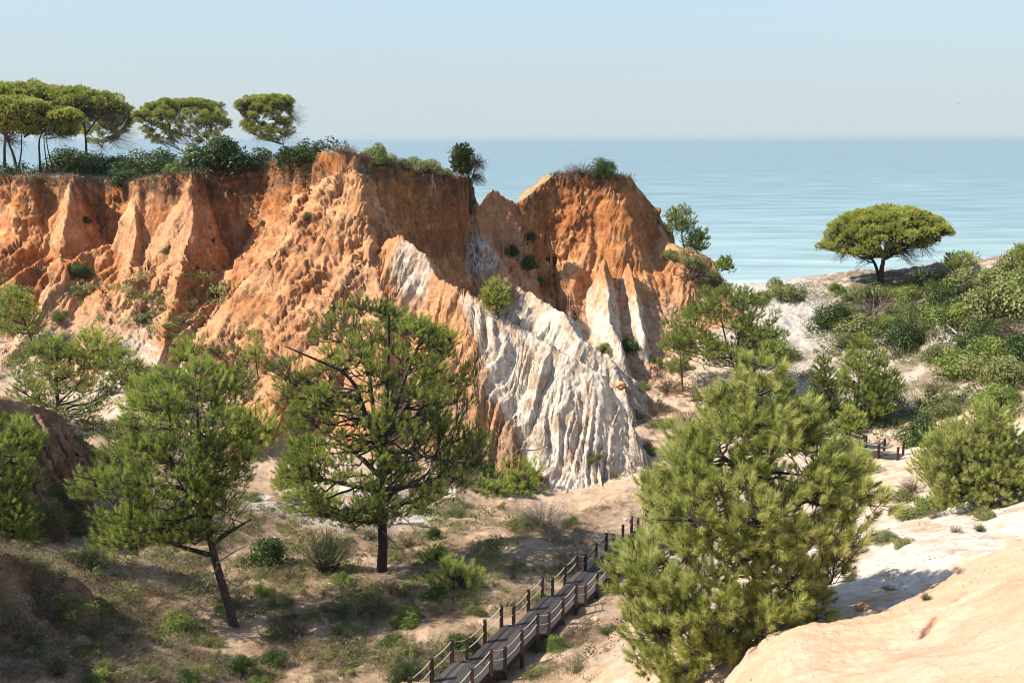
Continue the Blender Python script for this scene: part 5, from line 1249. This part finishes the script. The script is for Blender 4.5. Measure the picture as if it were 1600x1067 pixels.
# ---------------------------------------------------------------- uncountable ground cover
def cover():
    global rng
    rng = np.random.default_rng(31)
    def scatter(name, label, n, pxr, pyr, keep, maker, mat):
        px = rng.uniform(*pxr, n); py = rng.uniform(*pyr, n); g = ground(px, py); m = keep(g, px, py); g = g[m]
        G = Geo(); maker(G, g); o = G.build(name, M[mat], None, False, (0, 0, 0)); tag(o, label, kind='stuff'); return o
    def off_deck(g):
        r = g[:, :2] - BW0; e = r @ BWN; return (e < -.5) | (e > BWW + .5) | (r @ BWU > 36)
    def wood(g, px, py):
        k = n2(g[:, 0] * .35, g[:, 1] * .35, 400) + .5 * n2(g[:, 0] * 1.1, g[:, 1] * 1.1, 401)
        return (k > rng.uniform(-.35, .45, len(g))) & off_deck(g) & (g[:, 1] < 74) & (g[:, 0] < (g[:, 1] - 42) * .42 + rng.normal(0, 1.2, len(g)) + 5 * sstep(60, 46, g[:, 1]) * sstep(30, 36, g[:, 1]))
    def tufts(h, w, nb, lo, hi, spread=.12):
        def f(G, g):
            n = len(g); s = (g[:, 1] / 45) ** .5; b = np.repeat(g, nb, 0) + rng.normal(0, spread, (n * nb, 3)) * [1, 1, 0]
            d = unit(rng.normal(0, .55, (n * nb, 3)) + [0, 0, .8]); t = np.repeat(rng.uniform(lo, hi, n), nb)
            G.blades(b - [0, 0, .02], d, h * rng.uniform(.4, 1.1, n * nb) * np.repeat(s, nb), w * np.repeat(s, nb), np.clip(t + rng.normal(0, .08, n * nb), 0, 1))
        return f
    def twigs(L, th, lo, hi, nb=5):
        def f(G, g):
            n = len(g); b = np.repeat(g, nb, 0) + rng.normal(0, .2, (n * nb, 3)) * [1, 1, 0]; d = unit(rng.normal(0, 1, (n * nb, 3)) * [1, 1, .45]); d[:, 2] = np.abs(d[:, 2])
            G.sticks(b + [0, 0, .02], b + d * L * rng.uniform(.3, 1, (n * nb, 1)), th, th * .4, np.repeat(rng.uniform(lo, hi, n), nb))
        return f
    def low_leaves(size, nb, lo, hi, h=.25, spread=.22):
        def f(G, g):
            n = len(g); s = np.repeat((g[:, 1] / 45) ** .7, nb)
            c = np.repeat(g, nb, 0) + np.stack([rng.normal(0, spread, n * nb) * s, rng.normal(0, spread, n * nb) * s, np.abs(rng.normal(0, h * .6, n * nb)) * s], 1)
            G.leaves(c, unit(rng.normal(size=(n * nb, 3)) + [0, 0, .6]), size * rng.uniform(.6, 1.3, n * nb) * s, np.clip(np.repeat(rng.uniform(lo, hi, n), nb) + rng.normal(0, .1, n * nb), 0, 1))
        return f
    scatter('dry_grass', 'thin dry grass on the clearing under the pines', 18000, (-20, 1000), (770, 1066), wood, tufts(.34, .02, 14, .35, .9), 'dry')
    scatter('fallen_twigs', 'litter of fallen twigs under the pines', 5000, (-20, 1000), (760, 1066), wood, twigs(.5, .009, .15, .85), 'dry')
    scatter('low_scrub', 'low green and olive scrub under the pines', 5200, (-20, 900), (770, 1066), lambda g, x, y: wood(g, x, y) & (n2(g[:, 0] * .5, g[:, 1] * .5, 405) > -.05), low_leaves(.075, 60, .15, .75, .30, .26), 'pale_leaf')
    def hill(g, px, py):
        k = n2(g[:, 0] * .22, g[:, 1] * .22, 410) + .5 * n2(g[:, 0] * .7, g[:, 1] * .7, 411)
        return (k > rng.uniform(-.2, .5, len(g))) & (g[:, 1] > 78) & (g[:, 1] < 130) & (g[:, 0] > 22)
    scatter('hill_scrub', 'thin low scrub on the pale right hill', 2600, (1190, 1610), (440, 690), hill, low_leaves(.085, 46, .1, .75, .25, .26), 'pale_leaf')
    scatter('hill_twigs', 'dry twigs and stems on the pale right hill', 2200, (1190, 1610), (440, 690), hill, twigs(.7, .02, .1, .7, 6), 'dry')
    def mound(g, px, py): return off_deck(g) & (g[:, 1] < 48) & (g[:, 0] < -8)
    scatter('mound_brush', 'dry brush covering the mound at the lower left', 1700, (-20, 330), (840, 1066), mound, twigs(.42, .010, .05, .6, 9), 'dry')
    scatter('straw_brush', 'straw coloured brush on the clearing', 1500, (-20, 960), (790, 1066), wood, twigs(.40, .009, .3, .95, 9), 'dry')
    scatter('sand_litter', 'scattered dry twigs on the white sand', 420, (1230, 1610), (760, 960), lambda g, x, y: (g[:, 1] > 29.5) & (g[:, 1] < 60) & (n2(g[:, 0] * .4, g[:, 1] * .4, 470) > rng.uniform(-.3, .5, len(g))), twigs(.28, .009, .05, .6, 4), 'dry')
    def clumps(R, h, nb, size, lo, hi):
        def f(G, g):
            n = len(g); s = np.exp(rng.normal(0, .35, n)) * (g[:, 1] / 70) ** .6; k = 5
            c = np.repeat(g, k, 0) + rng.normal(0, 1, (n * k, 3)) * np.repeat(s, k)[:, None] * [R * .6, R * .6, 0] ; c[:, 2] += np.repeat(s, k) * h * rng.uniform(.15, .6, n * k)
            rr = np.repeat(s, k) * R * rng.uniform(.3, .6, n * k); tt = np.repeat(rng.uniform(lo, hi, n), k) + rng.normal(0, .06, n * k)
            d = unit(rng.normal(size=(n * k * nb, 3)) + [0, 0, .35]); C_ = np.repeat(c, nb, 0) + d * (np.repeat(rr, nb) * rng.uniform(.5, 1, n * k * nb))[:, None] * [1, 1, .8]
            G.leaves(C_, unit(d + rng.normal(0, .6, d.shape)), size * np.repeat(np.repeat(s, k), nb) * rng.uniform(.6, 1.3, len(C_)), np.clip(np.repeat(tt, nb) + rng.normal(0, .12, len(C_)), 0, 1))
        return f
    def thick(g, px, py):
        k = n2(g[:, 0] * .16, g[:, 1] * .16, 440) + .4 * n2(g[:, 0] * .5, g[:, 1] * .5, 441)
        bare = (px < 1290) & (py > 455) & (py < 600) | ((px > 1400) & (px < 1480) & (py > 530) & (py < 690) & (k < .25))
        return (k > rng.uniform(-.2, .4, len(g)) + (py > 560) * .3) & (g[:, 1] > 78) & (g[:, 1] < 130) & (g[:, 0] > 22) & ~bare
    scatter('hill_thicket', 'merging low thickets on the right hill', 210, (1270, 1640), (436, 680), thick, clumps(.95, .9, 75, .12, .12, .75), 'pale_leaf')
    scatter('dark_thicket', 'dark evergreen undergrowth on the right hill', 200, (1290, 1640), (440, 690), thick, clumps(.9, .8, 75, .12, .05, .55), 'leaf')
    def foot(g, px, py): return (n2(g[:, 0] * .15, g[:, 1] * .15, 450) > rng.uniform(-.4, .4, len(g))) & (g[:, 1] > 60) & (g[:, 1] < 112) & (g[:, 0] < -20)
    scatter('foot_thicket', 'low scrub along the foot of the left cliff', 420, (-20, 420), (440, 720), foot, clumps(.75, .6, 60, .11, .1, .7), 'pale_leaf')
    scatter('undergrowth', 'green undergrowth between the pines', 330, (-20, 800), (780, 1066), lambda g, x, y: wood(g, x, y) & (n2(g[:, 0] * .2, g[:, 1] * .2, 455) > -.1), clumps(.5, .42, 70, .085, .25, .95), 'leaf')
    scatter('heath', 'olive heath between the pines', 760, (-20, 860), (770, 1066), wood, clumps(.5, .36, 60, .075, .05, .6), 'pale_leaf')
    scatter('brown_heath', 'brown withered heath between the pines', 900, (-20, 960), (780, 1066), wood, clumps(.5, .28, 45, .07, .0, .55), 'dry')
    scatter('rim_thicket', 'dark undergrowth on the cliff top', 300, (-20, 500), (236, 277), lambda g, x, y: (g[:, 1] > 105) & (g[:, 2] > 33) & (n2(g[:, 0] * .22, g[:, 1] * .1, 480) > -.05), clumps(1.1, .75, 80, .14, .0, .2), 'leaf')  # low tint range paints in the shade under the cliff top trees
    def gully(g, px, py):
        return (n2(g[:, 0] * .4, g[:, 1] * .4, 420) > rng.uniform(-.3, .4, len(g))) & (g[:, 1] > 78) & (g[:, 1] < 118) & (g[:, 0] > 10)
    scatter('gully_scrub', 'brown heath scrub on the floor of the gully', 900, (980, 1210), (555, 740), gully, twigs(.5, .018, .05, .5, 10), 'dry')
    def talus(g, px, py):
        return (n2(g[:, 0] * .25, g[:, 1] * .25, 430) > rng.uniform(.1, .7, len(g))) & (g[:, 1] > 84)
    scatter('talus_scrub', 'sparse dry tufts on the orange slope', 700, (-10, 560), (380, 600), talus, twigs(.55, .02, .1, .6, 6), 'dry')
    def rim(g, px, py): return (g[:, 1] > 98) & (g[:, 2] > 32) & ((px < 490) | (px > 565) | (rng.random(len(px)) < .12))
    scatter('rim_grass', 'dry grass fringe along the cliff rim', 2600, (-20, 735), (232, 292), rim, tufts(.42, .05, 9, .25, .9, .3), 'dry')
    scatter('tower_grass', 'dry grass on top of the tower', 260, (862, 1000), (262, 284), lambda g, x, y: (g[:, 2] > 33) & (g[:, 0] > 3), tufts(.5, .05, 9, .25, .8, .3), 'dry')
    def peb(G, g):
        n = len(g); s = .028 * np.exp(rng.normal(0, .5, n)) * np.minimum(g[:, 1] / 45, (g[:, 1] / 32) ** 3); o = np.array([[1, 0, 0], [-1, 0, 0], [0, 1, 0], [0, -1, 0], [0, 0, .8], [0, 0, -.6]])
        v = (g[:, None] + [0, 0, .01] + (o[None] * rng.uniform(.6, 1.3, (n, 6, 1))) * s[:, None, None]).reshape(-1, 3); t = np.array([[0, 2, 4], [2, 1, 4], [1, 3, 4], [3, 0, 4], [2, 0, 5], [1, 2, 5], [3, 1, 5], [0, 3, 5]])
        G.add(v, None, (np.arange(n)[:, None, None] * 6 + t[None]).reshape(-1, 3), np.repeat(rng.random(n), 6))
    scatter('pebbles', 'loose pebbles and clods on the sandy ground', 7000, (-20, 1610), (600, 1066), lambda g, x, y: off_deck(g) & (rng.random(len(g)) < np.where((x > 1150) & (y > 940), .05, .7)), peb, 'pebble')
    scatter('grit', 'fine grit and crumbs on the near sandstone slope', 2600, (1140, 1610), (830, 1066), lambda g, x, y: (g[:, 1] < 30) & (n2(g[:, 0] * .8, g[:, 1] * .8, 460) > rng.uniform(-.5, .6, len(g))), lambda G, g: (peb(G, g)), 'pebble')
cover()
